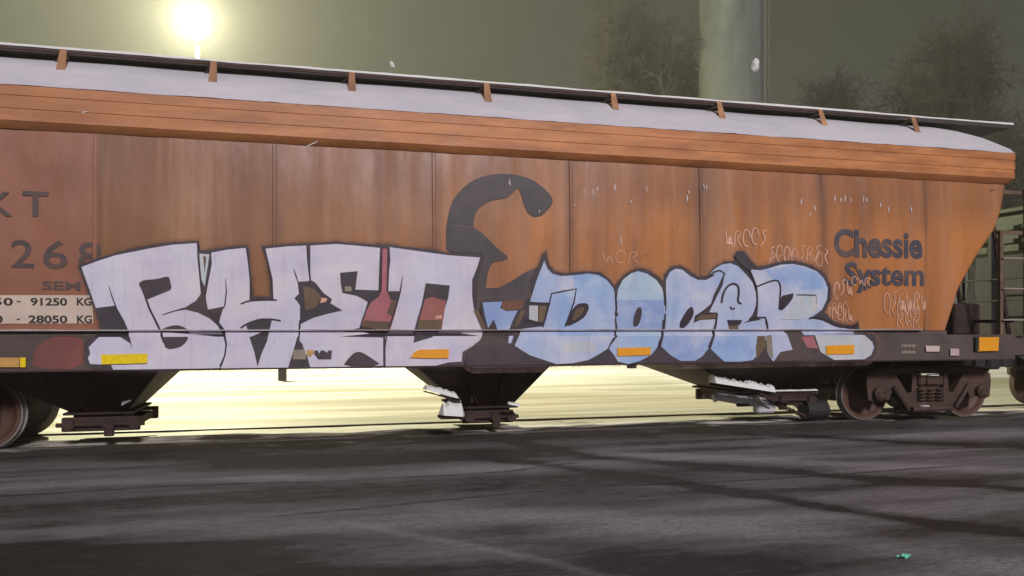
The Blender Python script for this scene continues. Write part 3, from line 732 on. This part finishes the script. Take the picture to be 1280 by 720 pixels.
D.poly([(21,398.3),(25,398.3),(25,400),(21,400)], P_BLK)
D.build('weight_label', car)

# white graffiti
D = Decal(.006)
W_SIL = [(98,333),(118,324),(145,316),(185,307),(215,303),(248,301),(251,313),(266,312),(285,309),(308,306),(311,311),(314,345),(316,371),(338,371),(338,350),(333,325),(327,308),(345,306),(383,304),(420,302),(476,306),(488,306),(530,311),(560,316),(601,318),(603,323),(598,336),(594,350),(594,370),(597,385),(606,408),(608,416),(600,430),(583,443),(580,455),(560,459),(388,461),(200,464),(140,464),(112,459),(106,452),(106,440),(108,430),(114,424),(123,418),(126,410),(120,390),(109,362)]
for d_, m_ in ((5, P_MIST2), (2.2, P_MIST), (0, P_DARK)): D.poly(expand(W_SIL, d_), m_)
Bp = [(102,334),(120,327),(145,319),(185,311),(215,306),(246,304),(247,325),(249,345),(251,367),(252,392),(262,398),(272,407),(280,420),(282,432),(280,445),(275,460),(200,462),(142,463),(139,456),(113,455),(110,448),(113,442),(111,434),(118,427),(127,420),(140,418),(152,421),(164,430),(160,412),(152,398),(144,382),(120,385),(112,362)]
D.poly(Bp, P_WHITE)
D.poly([(264,316),(285,312),(307,310),(309,322),(312,345),(313,375),(341,375),(341,350),(336,328),(331,311),(360,308),(383,307),(385,325),(387,352),(372,352),(374,370),(369,373),(375,382),(375,405),(372,425),(366,445),(360,461),(276,461),(282,445),(284,430),(281,412),(274,403),(276,395),(280,383),(260,387),(257,370),(260,350),(264,330)], P_WHITE)
D.poly([(388,307),(420,305),(445,307),(475,310),(474,330),(473,363),(444,363),(447,339),(436,340),(425,341),(426,355),(428,366),(446,370),(460,377),(456,390),(452,400),(449,411),(456,414),(478,420),(479,457),(388,460),(384,445),(374,430),(376,405),(392,397),(410,392),(428,388),(412,381),(415,374),(404,366),(394,353),(388,350)], P_WHITE)
D.poly([(487,309),(530,315),(560,319),(600,322),(596,335),(590,350),(590,370),(592,385),(600,405),(603,415),(600,425),(590,433),(578,440),(577,452),(560,453),(545,457),(482,458),(481,420),(487,410),(492,395),(498,375),(499,364),(484,364),(486,340),(488,325)], P_WHITE)
# dark insides of B
D.poly(sm([(173,354),(180,350),(195,349),(211,345),(213,352),(215,362),(205,366),(188,373),(182,375),(177,362)],it=1), P_DARK)
D.stroke([(182,372),(187,386),(194,400),(201,414),(205,428)], 2.6, P_DARK2)
D.poly(sm([(200,413),(210,408),(222,406),(233,410),(238,417),(233,428),(224,435),(208,437),(203,425)]), P_DARK)
D.stroke([(136,357),(140,370),(146,386),(155,402),(163,420),(165,434)], 1.6, P_DARK2, True)
D.poly([(203,393),(218,388),(232,384),(245,376),(252,366),(252,350),(257,352),(258,384),(262,398),(248,391),(232,387),(220,389),(204,394)], P_DARK)
D.poly([(249,317),(262,318),(256,358),(252,350)], P_PALE); D.poly([(254,320),(258,321),(256,343)], P_BROWN)
D.stroke([(248,302),(249,330),(251,350),(254,368)], 1.8, P_DARK2); D.stroke([(263,314),(264,330),(260,350),(257,368)], 1.8, P_DARK2)
D.stroke([(259,387),(272,402),(280,414),(283,430),(281,445),(275,458)], 2.0, P_DARK2)
# H strokes
D.stroke([(282,348),(283,365),(281,382),(279,386)], 1.7, P_DARK2, True); D.stroke(sm([(301,380),(311,376),(330,375),(346,375)],False), 2.0, P_DARK2)
D.stroke([(309,312),(311,330),(313,350),(313,375)], 1.8, P_DARK2); D.stroke([(331,311),(335,328),(340,352),(341,374)], 1.8, P_DARK2)
D.poly([(308,407),(318,402),(332,399),(340,400),(337,412),(334,426),(327,442),(322,458),(318,440),(312,420)], P_DARK)
D.stroke(sm([(301,410),(310,404),(325,399),(340,399),(351,401)],False), 2.2, P_DARK2)
D.stroke([(384,308),(385,325),(388,352)], 2.2, P_DARK2); D.stroke([(367,336),(370,345),(374,356)], 1.7, P_DARK2, True)
# E insides
D.poly([(372,353),(380,352),(387,351),(394,353),(404,366),(415,374),(411,378),(428,388),(410,392),(392,397),(377,404),(375,398),(376,381),(368,373),(375,366)], P_DARK)
D.poly([(379,358),(392,360),(402,371),(395,384),(382,388),(380,370)], P_BROWN)
D.poly([(402,372),(409,373),(408,377),(400,379)], P_SCRIB)
D.stroke([(375,400),(373,420),(366,444),(361,460)], 1.8, P_DARK2); D.poly([(373,424),(378,430),(386,460),(362,460),(368,442)], P_DARK); D.poly([(367,437),(381,437),(383,449),(366,449)], P_TAN)
D.poly([(426,341),(436,340),(447,339),(444,362),(473,363),(475,368),(466,378),(459,377),(446,369),(428,366)], P_DARK); D.poly([(431,358),(439,358),(440,364),(431,364)], P_TAN)
D.poly(sm([(428,458),(436,447),(444,440),(452,440),(462,446),(478,457)]), P_DARK)
D.poly([(415,416),(430,414),(449,410),(465,413),(481,419),(479,421.5),(412,420)], P_DARK)
D.poly([(383,438),(391,437),(393,441),(387,446),(384,444)], P_AMB2); D.poly([(393,438),(415,438),(414,449),(398,449),(393,443)], P_DARK); D.poly([(397,438),(401,438),(399,442)], P_PALE); D.poly([(405,438),(411,438),(408,441)], P_PALE)
# gap between E and O
D.poly([(478,311),(484,311),(483,362),(486,370),(498,376),(494,392),(487,414),(468,411),(452,408),(456,392),(463,379),(474,370),(477,362)], P_PINK)
D.poly([(452,408),(456,400),(470,402),(488,402),(486,415),(468,411)], P_BROWN); D.poly([(489,376),(497,376),(491,396),(483,392)], P_BROWN)
D.stroke([(477,309),(476,340),(475,364)], 2.4, P_DARK2); D.stroke([(486,310),(485,340),(484,364)], 2.4, P_DARK2)
D.poly([(484,364),(499,364),(497,376),(488,375)], P_DARK)
D.stroke([(503,346),(500,365),(496,380),(488,405),(483,420),(480,440),(480,457)], 2.0, P_DARK2, True)
D.stroke([(461,376),(456,392),(450,410)], 1.8, P_DARK2)
# O inside
D.poly([(532,354),(562,357),(560,372),(556,385),(553,400),(552,412),(540,421),(517,428),(518,412),(522,397),(527,380),(530,365)], P_DARK)
D.poly([(531,374),(540,371),(557,376),(554,398),(552,411),(522,411),(525,396)], P_RED); D.poly([(523,400),(552,400),(551,411),(536,420),(521,420)], P_BROWN); D.poly([(544,395),(552,394),(552,398),(544,398)], P_SCRIB)
D.poly([(592,388),(596,386),(604,402),(607,412),(603,414)], P_BROWN)
D.build('white_graffiti', car, 'white graffiti letters outlined in dark purple')

# blue graffiti
D = Decal(.0085)
B_SIL = [(678,317),(683,314),(686,330),(693,339),(706,342),(730,339),(750,340),(762,349),(768,358),(772,352),(780,343),(797,335),(812,338),(825,348),(829,352),(830,343),(838,333),(850,331),(862,339),(872,346),(884,345),(892,335),(905,327),(918,326),(917,320),(921,314),(929,314),(936,325),(946,333),(960,331),(978,326),(995,326),(1015,332),(1030,342),(1038,358),(1038,375),(1030,390),(1040,400),(1050,405),(1066,407),(1072,402),(1073,414),(1086,418),(1095,430),(1092,444),(1082,450),(640,459),(592,460),(582,455),(583,443),(600,430),(608,416),(603,400),(601,377),(630,377),(652,379),(664,372),(664,350),(672,335)]
for d_, m_ in ((7, P_PMIST), (4, P_MIST2), (1.6, P_MIST), (0, P_DARK)): D.poly(expand(B_SIL, d_), m_)
D.poly([(603,378),(628,377),(625,385),(633,389),(647,388),(641,400),(636,413),(622,413),(617,399),(610,410),(606,395)], P_BLUE2)
D.poly([(627,378),(634,376),(655,376),(652,386),(636,388),(627,386)], M_SEAM)
D.poly([(603,420),(640,424),(632,432),(596,433)], M_SILL)
D.poly([(651,388),(657,388),(648,406),(642,410)], P_BROWN); D.poly([(636,420),(640,419),(639,429),(635,429)], P_LAV)
D.poly([(680,326),(684,336),(690,342),(700,345),(718,344),(735,342),(748,344),(758,350),(766,360),(769,370),(770,385),(768,400),(769,412),(765,424),(759,436),(748,443),(735,450),(715,454),(695,455),(680,450),(662,444),(643,432),(648,421),(653,411),(678,408),(686,380),(662,378),(670,352)], P_BLUE)
D.poly([(643,432),(650,420),(768,420),(765,424),(759,436),(748,443),(735,450),(715,454),(695,455),(680,450),(662,444)], P_LAV)
D.poly([(697,346),(716,345),(717,361),(690,366),(697,356)], P_LAV)
D.poly([(704,430),(712,427),(742,428),(747,434),(742,440),(706,441)], P_PALE)
D.poly([(772,362),(778,350),(788,342),(797,339),(808,342),(820,350),(827,360),(830,372),(831,385),(829,400),(829,413),(823,432),(813,444),(800,451),(785,455),(772,452),(768,445),(761,436),(768,424),(771,412),(770,395),(770,380)], P_LBLUE)
D.poly([(771,375),(830,375),(829,400),(829,412),(770,412),(770,390)], P_BLUE2); D.poly([(768,420),(827,420),(823,432),(813,444),(800,451),(785,455),(772,452),(768,445),(761,436)], P_BLUE)
D.poly([(832,365),(832,350),(837,340),(844,336),(852,337),(862,345),(872,350),(882,350),(890,346),(896,341),(904,342),(900,355),(893,368),(890,378),(884,385),(875,393),(868,396),(866,404),(875,400),(895,399),(894,410),(890,422),(886,434),(878,445),(868,451),(850,451),(838,444),(826,433),(829,420),(831,410),(832,395),(833,380)], P_LAV)
D.poly([(833,372),(862,375),(866,383),(856,392),(850,411),(831,411),(832,395)], P_BLUE); D.poly([(829,420),(891,420),(886,434),(878,445),(868,451),(850,451),(838,444),(826,433)], P_BLUE2)
D.poly([(886,343),(893,336),(901,331),(912,329),(922,333),(932,343),(940,353),(944,365),(945,380),(941,392),(936,400),(928,404),(955,399),(958,412),(957,425),(951,440),(940,450),(925,452),(905,452),(897,445),(888,436),(893,420),(895,410),(897,392),(886,390),(893,376),(903,356),(905,343)], P_LAV)
D.poly([(893,420),(945,420),(943,440),(936,451),(905,452),(897,445),(888,436)], P_BLUE); D.poly([(946,420),(956,420),(957,432),(945,450),(944,436)], P_BROWN)
D.poly([(935,332),(940,337),(950,338),(962,335),(975,331),(990,330),(1005,333),(1020,339),(1029,348),(1034,360),(1033,374),(1027,387),(1012,398),(1030,401),(1050,409),(1067,413),(1067,418),(1080,419),(1089,427),(1092,434),(1088,444),(1080,449),(1042,450),(1025,440),(1018,419),(986,419),(990,437),(975,440),(966,452),(958,440),(957,420),(958,402),(946,398),(947,380),(946,358),(940,345)], P_LAV)
D.poly([(955,338),(990,331),(1020,340),(1031,352),(1034,362),(1000,362),(976,352),(965,350)], P_BLUE)
D.poly([(993,369),(1019,369),(1024,385),(1010,397),(978,398),(988,382)], P_PALE)
D.poly([(1018,419),(1080,419),(1090,428),(1088,444),(1078,449),(1042,450),(1025,440)], P_PALE)
D.poly([(979,413),(1001,413),(1006,430),(1022,449),(966,452),(974,441),(990,437),(984,420)], M_SILL); D.poly([(1001,421),(1016,420),(1022,436),(1008,434)], P_PINK)
D.poly([(957,420),(960,418),(966,449),(958,440)], P_TAN)
# dark details
D.stroke([(662,378),(675,379),(686,379)], 1.8, P_DARK2); D.stroke([(686,382),(689,367),(704,364),(720,361),(717,378),(712,392),(706,408)], 1.8, P_DARK2); D.stroke([(686,380),(682,396),(678,409)], 1.8, P_DARK2)
D.poly(sm([(717,384),(723,379),(734,379),(736,385),(731,396),(722,402),(712,407),(706,407),(711,395)]), P_DARK2); D.poly(sm([(719,387),(728,383),(731,386),(724,396),(714,402)]), P_BROWN)
D.poly([(661,382),(672,382),(672,402),(661,399)], P_PALE); D.poly([(673,383),(683,382),(678,405),(673,402)], P_BROWN)
D.stroke([(655,400),(668,404),(679,404)], 2.5, P_DARK2)
D.stroke([(769,368),(770,385),(769,394)], 2.2, P_DARK2); D.poly([(769,391),(772,391),(772,395),(769,395)], P_DARK2); D.stroke([(770,402),(770,412),(769,418),(764,428),(760,435)], 2.4, P_DARK2, True)
D.poly(sm([(796,384),(801,384),(802,392),(798,407),(791,409),(791,398)]), P_DARK)
D.stroke([(830,366),(831,382)], 2.2, P_DARK2); D.poly([(829,389),(832,388),(832,392),(829,393)], P_BLUE2); D.stroke([(829,400),(828,413),(824,428),(822,436)], 2.6, P_DARK2)
D.poly(sm([(865,383),(867,392),(862,402),(855,410),(849,410),(849,403),(854,394),(860,385)]), P_DARK2)
D.poly([(876,394),(895,391),(894,398),(878,399),(868,400)], P_BROWN); D.stroke([(880,393),(895,391),(894,405),(891,420),(885,434)], 2.0, P_DARK2)
D.stroke([(885,345),(892,340),(899,338),(905,342),(900,354),(893,368),(889,380),(880,388),(868,396)], 2.0, P_DARK2)
D.stroke(sm([(901,379),(903,367),(908,358),(916,354),(922,357),(923,366),(921,377),(926,380)],False,2), 2.4, P_DARK2, True); D.stroke(sm([(912,383),(914,387),(918,385)],False), 1.8, P_DARK2)
D.poly([(908,400),(927,400),(924,406),(918,407),(910,407)], P_DARK2); D.poly([(910,407),(922,407),(922,412),(911,412)], P_BROWN)
D.stroke(sm([(934,333),(940,346),(945,360),(946,378),(942,392),(936,400)],False), 1.8, P_DARK2); D.stroke([(936,398),(948,397),(956,397),(958,405),(958,415)], 2.2, P_DARK2)
D.stroke(sm([(946,358),(958,353),(968,350),(973,352),(975,360),(974,374),(973,387)],False), 1.8, P_DARK2)
D.poly(sm([(975,370),(985,368),(991,366),(990,373),(984,381),(977,388),(973,387)]), P_DARK2)
D.poly(sm([(917,322),(922,314),(929,314),(935,323),(944,332),(936,340),(928,333)]), P_DARK)
D.stroke([(995,368.5),(1019,369)], 1.2, P_DARK2); D.stroke([(1020,369),(1020,380)], .8, P_TICK); D.stroke([(976,399),(1000,399)], .8, P_TICK)
D.stroke(sm([(1010,398),(1020,396),(1032,401),(1046,408),(1060,409),(1071,405)],False), 2.6, P_DARK2, True)
D.poly([(1066,408),(1072,402),(1072,411),(1066,411)], P_DARK2)
D.build('blue_graffiti', car, 'blue graffiti letters outlined in dark purple')

# red-brown patch and labels on the sill, reflectors, chalk scribbles
D = Decal(.003); D.poly(sm([(40,461),(42,440),(52,428),(70,420),(100,420),(106,432),(105,461)]), M_SILLRED); D.build('sill_patch', car, 'dull red painted patch')
def reflector(pts, mat, off=.028, name='reflector'):
    m = MB(); q = [at(x, y, -off) for x, y in pts]; P = [(p.x, p.z) for p in q]
    m.prism([P], -off, -off+.006); return m.build(name, mat, car)
reflector([(126,443.5),(184,442),(184,454),(127,455.5)], P_YEL)
reflector([(513,447),(518,440),(525,437),(561,436.5),(561,447.5),(540,448)], P_AMB)
reflector([(772,435),(814,434),(813,444),(772,445)], P_AMB); reflector([(1033,432),(1068,431),(1068,442.5),(1033,443)], P_AMB)
reflector([(-30,447),(24,447),(24,459),(-30,459)], P_AMB2); reflector([(25,447),(32,447),(32,459),(25,459)], P_YEL)
reflector([(1221,421.5),(1249,421.5),(1248,438.5),(1222,439)], P_AMB, .045)
reflector([(1157,432),(1175,432.5),(1174,439.5),(1158,439.5)], flat('sticker_pink_white', (.72,.56,.52)), name='sill_sticker'); reflector([(1188,435.5),(1199,436),(1199,444.5),(1188,444.5)], flat('sticker_pink', (.62,.45,.45)), name='sill_sticker')
D = Decal(.003)
for y in (430.5, 438.5):
    D = Decal(.003)
    for k, (a, b) in enumerate(((1127,1129),(1130,1134),(1135,1139),(1140,1144))): D.poly([(a,y),(b,y),(b,y+3.2),(a,y+3.2)], P_TAN)
    D.build('faded_stencil', car)
D = Decal(.003); rnd = random.Random(5)
def scrib(x0, x1, y0, y1, n, w=1.0, mat=P_SCRIB):
    for i in range(n):
        cx = x0+(x1-x0)*(i+.5)/n; ww = (x1-x0)/n*.42; kind = rnd.randrange(4); cy = (y0+y1)/2 + rnd.uniform(-2,2); hh = (y1-y0)/2
        if kind == 0: p = [(cx-ww,cy+hh),(cx-ww*.6,cy-hh),(cx+ww,cy-hh*.6),(cx-ww*.3,cy),(cx+ww,cy+hh*.9)]
        elif kind == 1: p = [(cx+ww*math.cos(a), cy+hh*math.sin(a)) for a in [k*.75+1 for k in range(8)]]
        elif kind == 2: p = [(cx-ww,cy-hh),(cx-ww*.4,cy+hh),(cx+ww*.2,cy-hh*.5),(cx+ww,cy+hh)]
        else: p = [(cx+ww,cy-hh),(cx-ww*.5,cy-hh*.8),(cx+ww*.5,cy),(cx-ww,cy+hh*.9)]
        D.stroke(sm(p, False), w, mat, True)
for args in ((906,960,286,308,5,1.7),(960,1036,308,330,8,1.3),(960,1030,316,334,6,1.0),(1042,1066,350,372,3,1.8),(1064,1088,346,358,3,1.1),(1020,1066,384,402,7,1.4),(1026,1060,378,394,5,1.0),(1104,1160,364,390,6,1.3),(1110,1150,376,398,4,1.1),(1120,1150,394,410,3,1.0),(752,800,312,328,3,.9)):
    D = Decal(.003); scrib(*args); D.build('chalk_scribble', car)
D = Decal(.003)
for x, y, h in ((730,240,5),(741,240,7),(747,236,5),(769,234,9),(789,252,3),(808,236,8),(859,248,9),(861,240,4),(879,233,7),(883,234,6),(719,257,3),(637,228,8),(674,264,4),(1002,252,7),(1012,268,4),(1018,260,7),(1043,248,8),(1051,250,6),(1056,248,9),(1063,250,7),(1079,249,7),(1083,250,6),(1100,256,6),(1110,262,8),(1138,262,7),(775,300,12)):
    D.stroke([(x, y-h/2), (x+rnd.uniform(-1,1), y), (x+rnd.uniform(-1.2,1.2), y+h/2)], 1.1+rnd.random()*.8, P_TICK, True)
D.build('chalk_mark', car)

# ------------------------------------------------------------ green car behind
g = empty('gondola_car', (17, 1.6, 0)); tag(g, 'green railcar coupled behind the orange car, mostly in shadow', 'freight car')
m = MB()
pr = [(10.35,3.66),(10.35,2.95),(12.2,1.25),(22.0,1.25),(23.8,2.95),(23.8,3.66)]
m.prism([pr], .05, 3.15)
for k in range(6): x = 11.0+k*2.3; m.box(x, x+.12, -.03, .045, 1.9 if 0 < k < 5 else 2.6, 3.6)
for z in (3.1, 3.35): m.box(10.30, 10.345, .1, 3.1, z, z+.07)
m.box(10.25, 23.9, .0, 3.2, 3.665, 3.76, bev=.02)
m.build('body', M_GREEN, g)
m = MB(); m.box(10.42, 10.6, .25, 2.95, 1.25, 3.0); m.build('shade_slab', M_BLACK, g)  # added black slab standing in for the shade under the end slope
m = MB(); m.box(9.95, 24, .1, .25, 1.0, 1.22); m.box(9.95, 24, 2.95, 3.1, 1.0, 1.22); m.box(9.95, 10.1, .26, 2.94, .98, 1.24); m.box(9.95, 24, 1.4, 1.8, .75, 1.0)
for y in (.3, 1.0, 2.2, 2.9): m.box(10.0, 10.08, y-.04, y+.04, 1.245, 3.6)
for z in (1.6, 2.0, 2.4): m.tube([(9.98,.3,z),(9.98,2.9,z)], .015, 6)
m.build('under_frame', M_BLACK, g)
for tc in (12.0, 22.2):
    m = MB()
    for s_ in (-1, 1):
        for y in (.85, 2.35): m.lathe_y(tc+s_*.9, .43, [(0,y-.05),(.36,y-.03),(.43,y-.06),(.435,y+.05),(.3,y+.04),(0,y+.04)], 30)
        m.tube([(tc+s_*.9,.8,.43),(tc+s_*.9,2.4,.43)], .08, 10)
    m.box(tc-1.1, tc+1.1, .5, .64, .55, .8, bev=.03); m.box(tc-.4, tc+.4, .5, .64, .15, .55, bev=.03); m.box(tc-1.1, tc+1.1, 2.56, 2.7, .55, .8, bev=.03)
    m.build('truck', M_RUST, g)
m = MB(); m.box(9.55, 9.95, 1.5, 1.7, .78, .98, bev=.02); m.build('coupler', M_BLACK, g)

# ------------------------------------------------------------ lamp mast
LP = dep(245, 32, 33)
gz = GZ
mast = empty('light_mast', (LP.x, LP.y+.5, gz)); tag(mast, 'tall yard light on a pole glaring behind the train', 'street light')
m = MB(); m.tube([(LP.x, LP.y+.5, gz-.3), (LP.x, LP.y+.5, 8), (LP.x, LP.y+.5, LP.z+.5)], [.17,.13,.09], 14)
m.tube([(LP.x, LP.y+.5, LP.z+.42), (LP.x, LP.y, LP.z+.45)], .05, 8); m.build('pole', M_BLACK, mast)
m = MB(); m.lathe_y(0, 0, [], 3) if False else None
def dome(m, c, r, sq, n=20, k=8, mi=0, up=True):
    vs = []; fs = []
    for i in range(k+1):
        a = math.pi/2*i/k
        for j_ in range(n): vs.append((c[0]+r*math.cos(a)*math.cos(2*math.pi*j_/n), c[1]+r*math.cos(a)*math.sin(2*math.pi*j_/n), c[2]+(1 if up else -1)*r*sq*math.sin(a)))
    for i in range(k): fs += [(i*n+j_, i*n+(j_+1)%n, (i+1)*n+(j_+1)%n, (i+1)*n+j_) for j_ in range(n)]
    m.add(vs, fs, mi)
LR = .56
m = MB(); dome(m, (LP.x, LP.y, LP.z+.42), LR*.6, .4); m.build('lamp_hood', M_BLACK, mast)
t = NT('lamp_glass'); t.b.inputs['Emission Color'].default_value = (1,.93,.62,1); t.b.inputs['Emission Strength'].default_value = 9; t.col((1,1,.9))
m = MB(); dome(m, tuple(LP), LR, 1.0, 28, 10); dome(m, tuple(LP), LR, 1.0, 28, 10, up=False); m.build('lamp_globe', t.m, mast, smo=180)
pl = bpy.data.lights.new('lamp_bulb', 'POINT'); pl.energy = 45000; pl.color = (.98,.94,.64); pl.shadow_soft_size = .3
po = bpy.data.objects.new('lamp_bulb', pl); COL.objects.link(po); po.location = Vector((0, -1.2, LP.z-gz-.1)); po.parent = mast

# ------------------------------------------------------------ concrete column
cb = dep(914, 409, 44); ct = empty('concrete_tower', (cb.x, cb.y, GZ)); tag(ct, 'pale concrete tower rising behind the train in the haze', 'tower')
M_CONC = grime('pale_concrete', (.078,.088,.084), .85, .5, .45, .3, dirt=(.045,.045,.038), dirtamt=.85, stretch=(1.5,1.5,.6))
M_CONC2 = grime('dark_concrete', (.085,.088,.076), .85, .25, .5)
m = MB(); m.tube([(cb.x, cb.y, z) for z in (-.5,6,11,13,25)], [2.05,1.95,1.86,1.76,1.66], 40)
m.build('shaft', M_CONC, ct, smo=60)
m = MB(); m.box(cb.x+1.0, cb.x+1.06, cb.y-1.72, cb.y-1.66, .5, 25); m.box(cb.x+1.3, cb.x+1.36, cb.y-1.62, cb.y-1.56, .5, 25)
for k in range(80): m.box(cb.x+1.061, cb.x+1.299, cb.y-1.66, cb.y-1.63, .6+.3*k, .63+.3*k)
m.build('ladder', M_CONC2, ct)

# ------------------------------------------------------------ bare trees
M_BARK = grime('bark', (.035,.030,.022), .9, .3, 6)
M_TWIG = grime('twigs', (.030,.026,.018), .9, .3, 6)
def tree(px, Z, top_py, width_px, seed, label):
    rn = random.Random(seed); b = dep(px, HY, Z); H = CAM.z + (HY-top_py)/FPX*Z; Wd = width_px/FPX*Z/2
    root = empty('bare_tree', (b.x, b.y, GZ)); tag(root, label, 'tree', 'bare trees behind the train')
    tm = MB(); cm = MB(); bx = Vector((b.x, b.y, GZ))
    trunk = [bx + Vector((.15*math.sin(k*1.3+seed), .1*math.cos(k), -.3 + H*.45*k/5)) for k in range(6)]
    tm.tube(trunk, [.38-.05*k for k in range(6)], 10); 
    cen = bx + Vector((0, 0, H*.66)); rad = Vector((Wd, Wd, H*.36))
    lobes = [(cen + Vector((rn.uniform(-.62,.62)*rad.x, rn.uniform(-.5,.5)*rad.y, rn.uniform(-.6,.62)*rad.z)), rn.uniform(.28,.48)) for _ in range(14)]
    lobes.append((cen+Vector((0,0,rad.z*.62)), .34))
    def limb(p, q, r0, r1, n=4, wob=.06, sides=4):
        L = (q-p).length; pts = [p.lerp(q, k/n) + Vector((rn.gauss(0,1), rn.gauss(0,1), rn.gauss(0,1)))*(wob*L if 0 < k < n else 0) for k in range(n+1)]
        cm.tube(pts, [r0+(r1-r0)*k/n for k in range(n+1)], sides, cap=False); return pts
    for c, f in lobes:
        main = limb(trunk[rn.choice([3,4,5])], c, .17, .06, 6, .05, 6)
        for _ in range(30):
            while True:
                u = Vector((rn.uniform(-1,1), rn.uniform(-1,1), rn.uniform(-1,1)))
                if u.length < 1: break
            q = c + Vector((u.x*rad.x*f, u.y*rad.y*f, u.z*rad.z*f)); b1_ = limb(main[rn.choice([3,4,5,6])], q, .05, .02, 4, .07, 4)
            for _ in range(15):
                o_ = b1_[rn.choice([2,3,4])]; dv = Vector((rn.gauss(0,1), rn.gauss(0,1), rn.gauss(.35,.9))).normalized()*rn.uniform(.5,1.3)
                b2_ = limb(o_, o_+dv, .018, .011, 2, .1, 3)
                for _ in range(6):
                    dv2 = (dv.normalized()+Vector((rn.gauss(0,.6), rn.gauss(0,.6), rn.gauss(0,.6))))*rn.uniform(.2,.5)
                    p2 = b2_[rn.choice([1,2])]; limb(p2, p2+dv2, .012, .007, 1, 0, 3)
    tm.build('trunk', M_BARK, root, smo=60); cm.build('crown', M_TWIG, root)
    return root
tree(785, 47, 10, 235, 3, 'bare dark tree left of the concrete tower')
tree(1215, 46, 40, 270, 8, 'bare dark tree above the far end of the freight car')
tree(1040, 54, 90, 190, 12, 'low bare tree right of the concrete tower')

# short post in the snow
pb = atZ(353, 475, GZ); m = MB(); m.box(pb.x-.12, pb.x+.12, pb.y-.06, pb.y+.06, -.05, .95, bev=.02); m.box(pb.x-.2, pb.x+.2, pb.y-.08, pb.y-.062, .62, .9, bev=.005)
o = m.build('marker_post', M_BLACK, loc=(pb.x, pb.y, GZ)); tag(o, 'short dark marker post in the lit snow behind the train', 'post')

# falling snow and a scrap on the road
def flake(px, py, Z, w, h, tilt, label):
    c = dep(px, py, Z); m = MB(); rn = random.Random(int(px))
    bm = bmesh.new(); bmesh.ops.create_icosphere(bm, subdivisions=3, radius=1)
    for v in bm.verts:
        k = 1+.35*noise.noise(v.co*1.7+Vector((px,0,0))); q = v.co*k
        a, b = q.x*w, q.z*h; v.co = RT*(a*math.cos(tilt)-b*math.sin(tilt)) + Vector((0,0,1))*(a*math.sin(tilt)+b*math.cos(tilt)) + FW*(q.y*w*.6)
    me = bpy.data.meshes.new('snowflake'); bm.to_mesh(me); bm.free(); me.materials.append(M_SNOW2); smooth(me, 180)
    o = bpy.data.objects.new('snowflake', me); COL.objects.link(o); o.location = c; tag(o, label, 'snowflake', 'snowflakes falling in front of the train')
flake(490, 81, 3.0, .008, .015, .5, 'falling snowflake clump high above the middle of the roof')
flake(944, 82, 2.6, .012, .022, -.25, 'largest falling snowflake clump, in front of the concrete tower')
flake(390, 180, 3.0, .002, .022, -1.15, 'thin slanting snowflake in front of the orange side near the roof')
flake(106, 140, 3.0, .0018, .014, -1.4, 'thin snowflake in front of the belt below the roof snow at the left')
s0 = atZ(1129, 700, GZ); m = MB()
vs = []; 
for i in range(7):
    for k in range(4): vs.append((s0.x-.055+.018*i+.004*k, s0.y+.014*(k-1.5)*(1 if i not in (0,6) else .4), GZ+.028+.010*math.sin(i*1.4+k*.9)))
fs = [(i*4+k, i*4+k+1, (i+1)*4+k+1, (i+1)*4+k) for i in range(6) for k in range(3)]
m.add(vs, fs); m.add([(a,b,c-.004) for a,b,c in vs], fs)
o = m.build('plastic_scrap', flat('scrap_turquoise', (.25,.95,.72), .3), loc=tuple(s0)); tag(o, 'small turquoise scrap lying on the dark road', 'litter')

# ------------------------------------------------------------ haze
m = MB(); m.box(-310, 310, -75, 310, -1.6, 30)
t = NT('haze'); t.n.clear(); ou = t.n.new('ShaderNodeOutputMaterial'); pv = t.n.new('ShaderNodeVolumePrincipled')
pv.inputs['Color'].default_value = (.95,.94,.86,1); pv.inputs['Density'].default_value = .0019; pv.inputs['Anisotropy'].default_value = .15
t.l.new(pv.outputs[0], ou.inputs['Volume']); hz = m.build('haze', t.m); tag(hz, kind='stuff'); hz.display_type = 'WIRE'
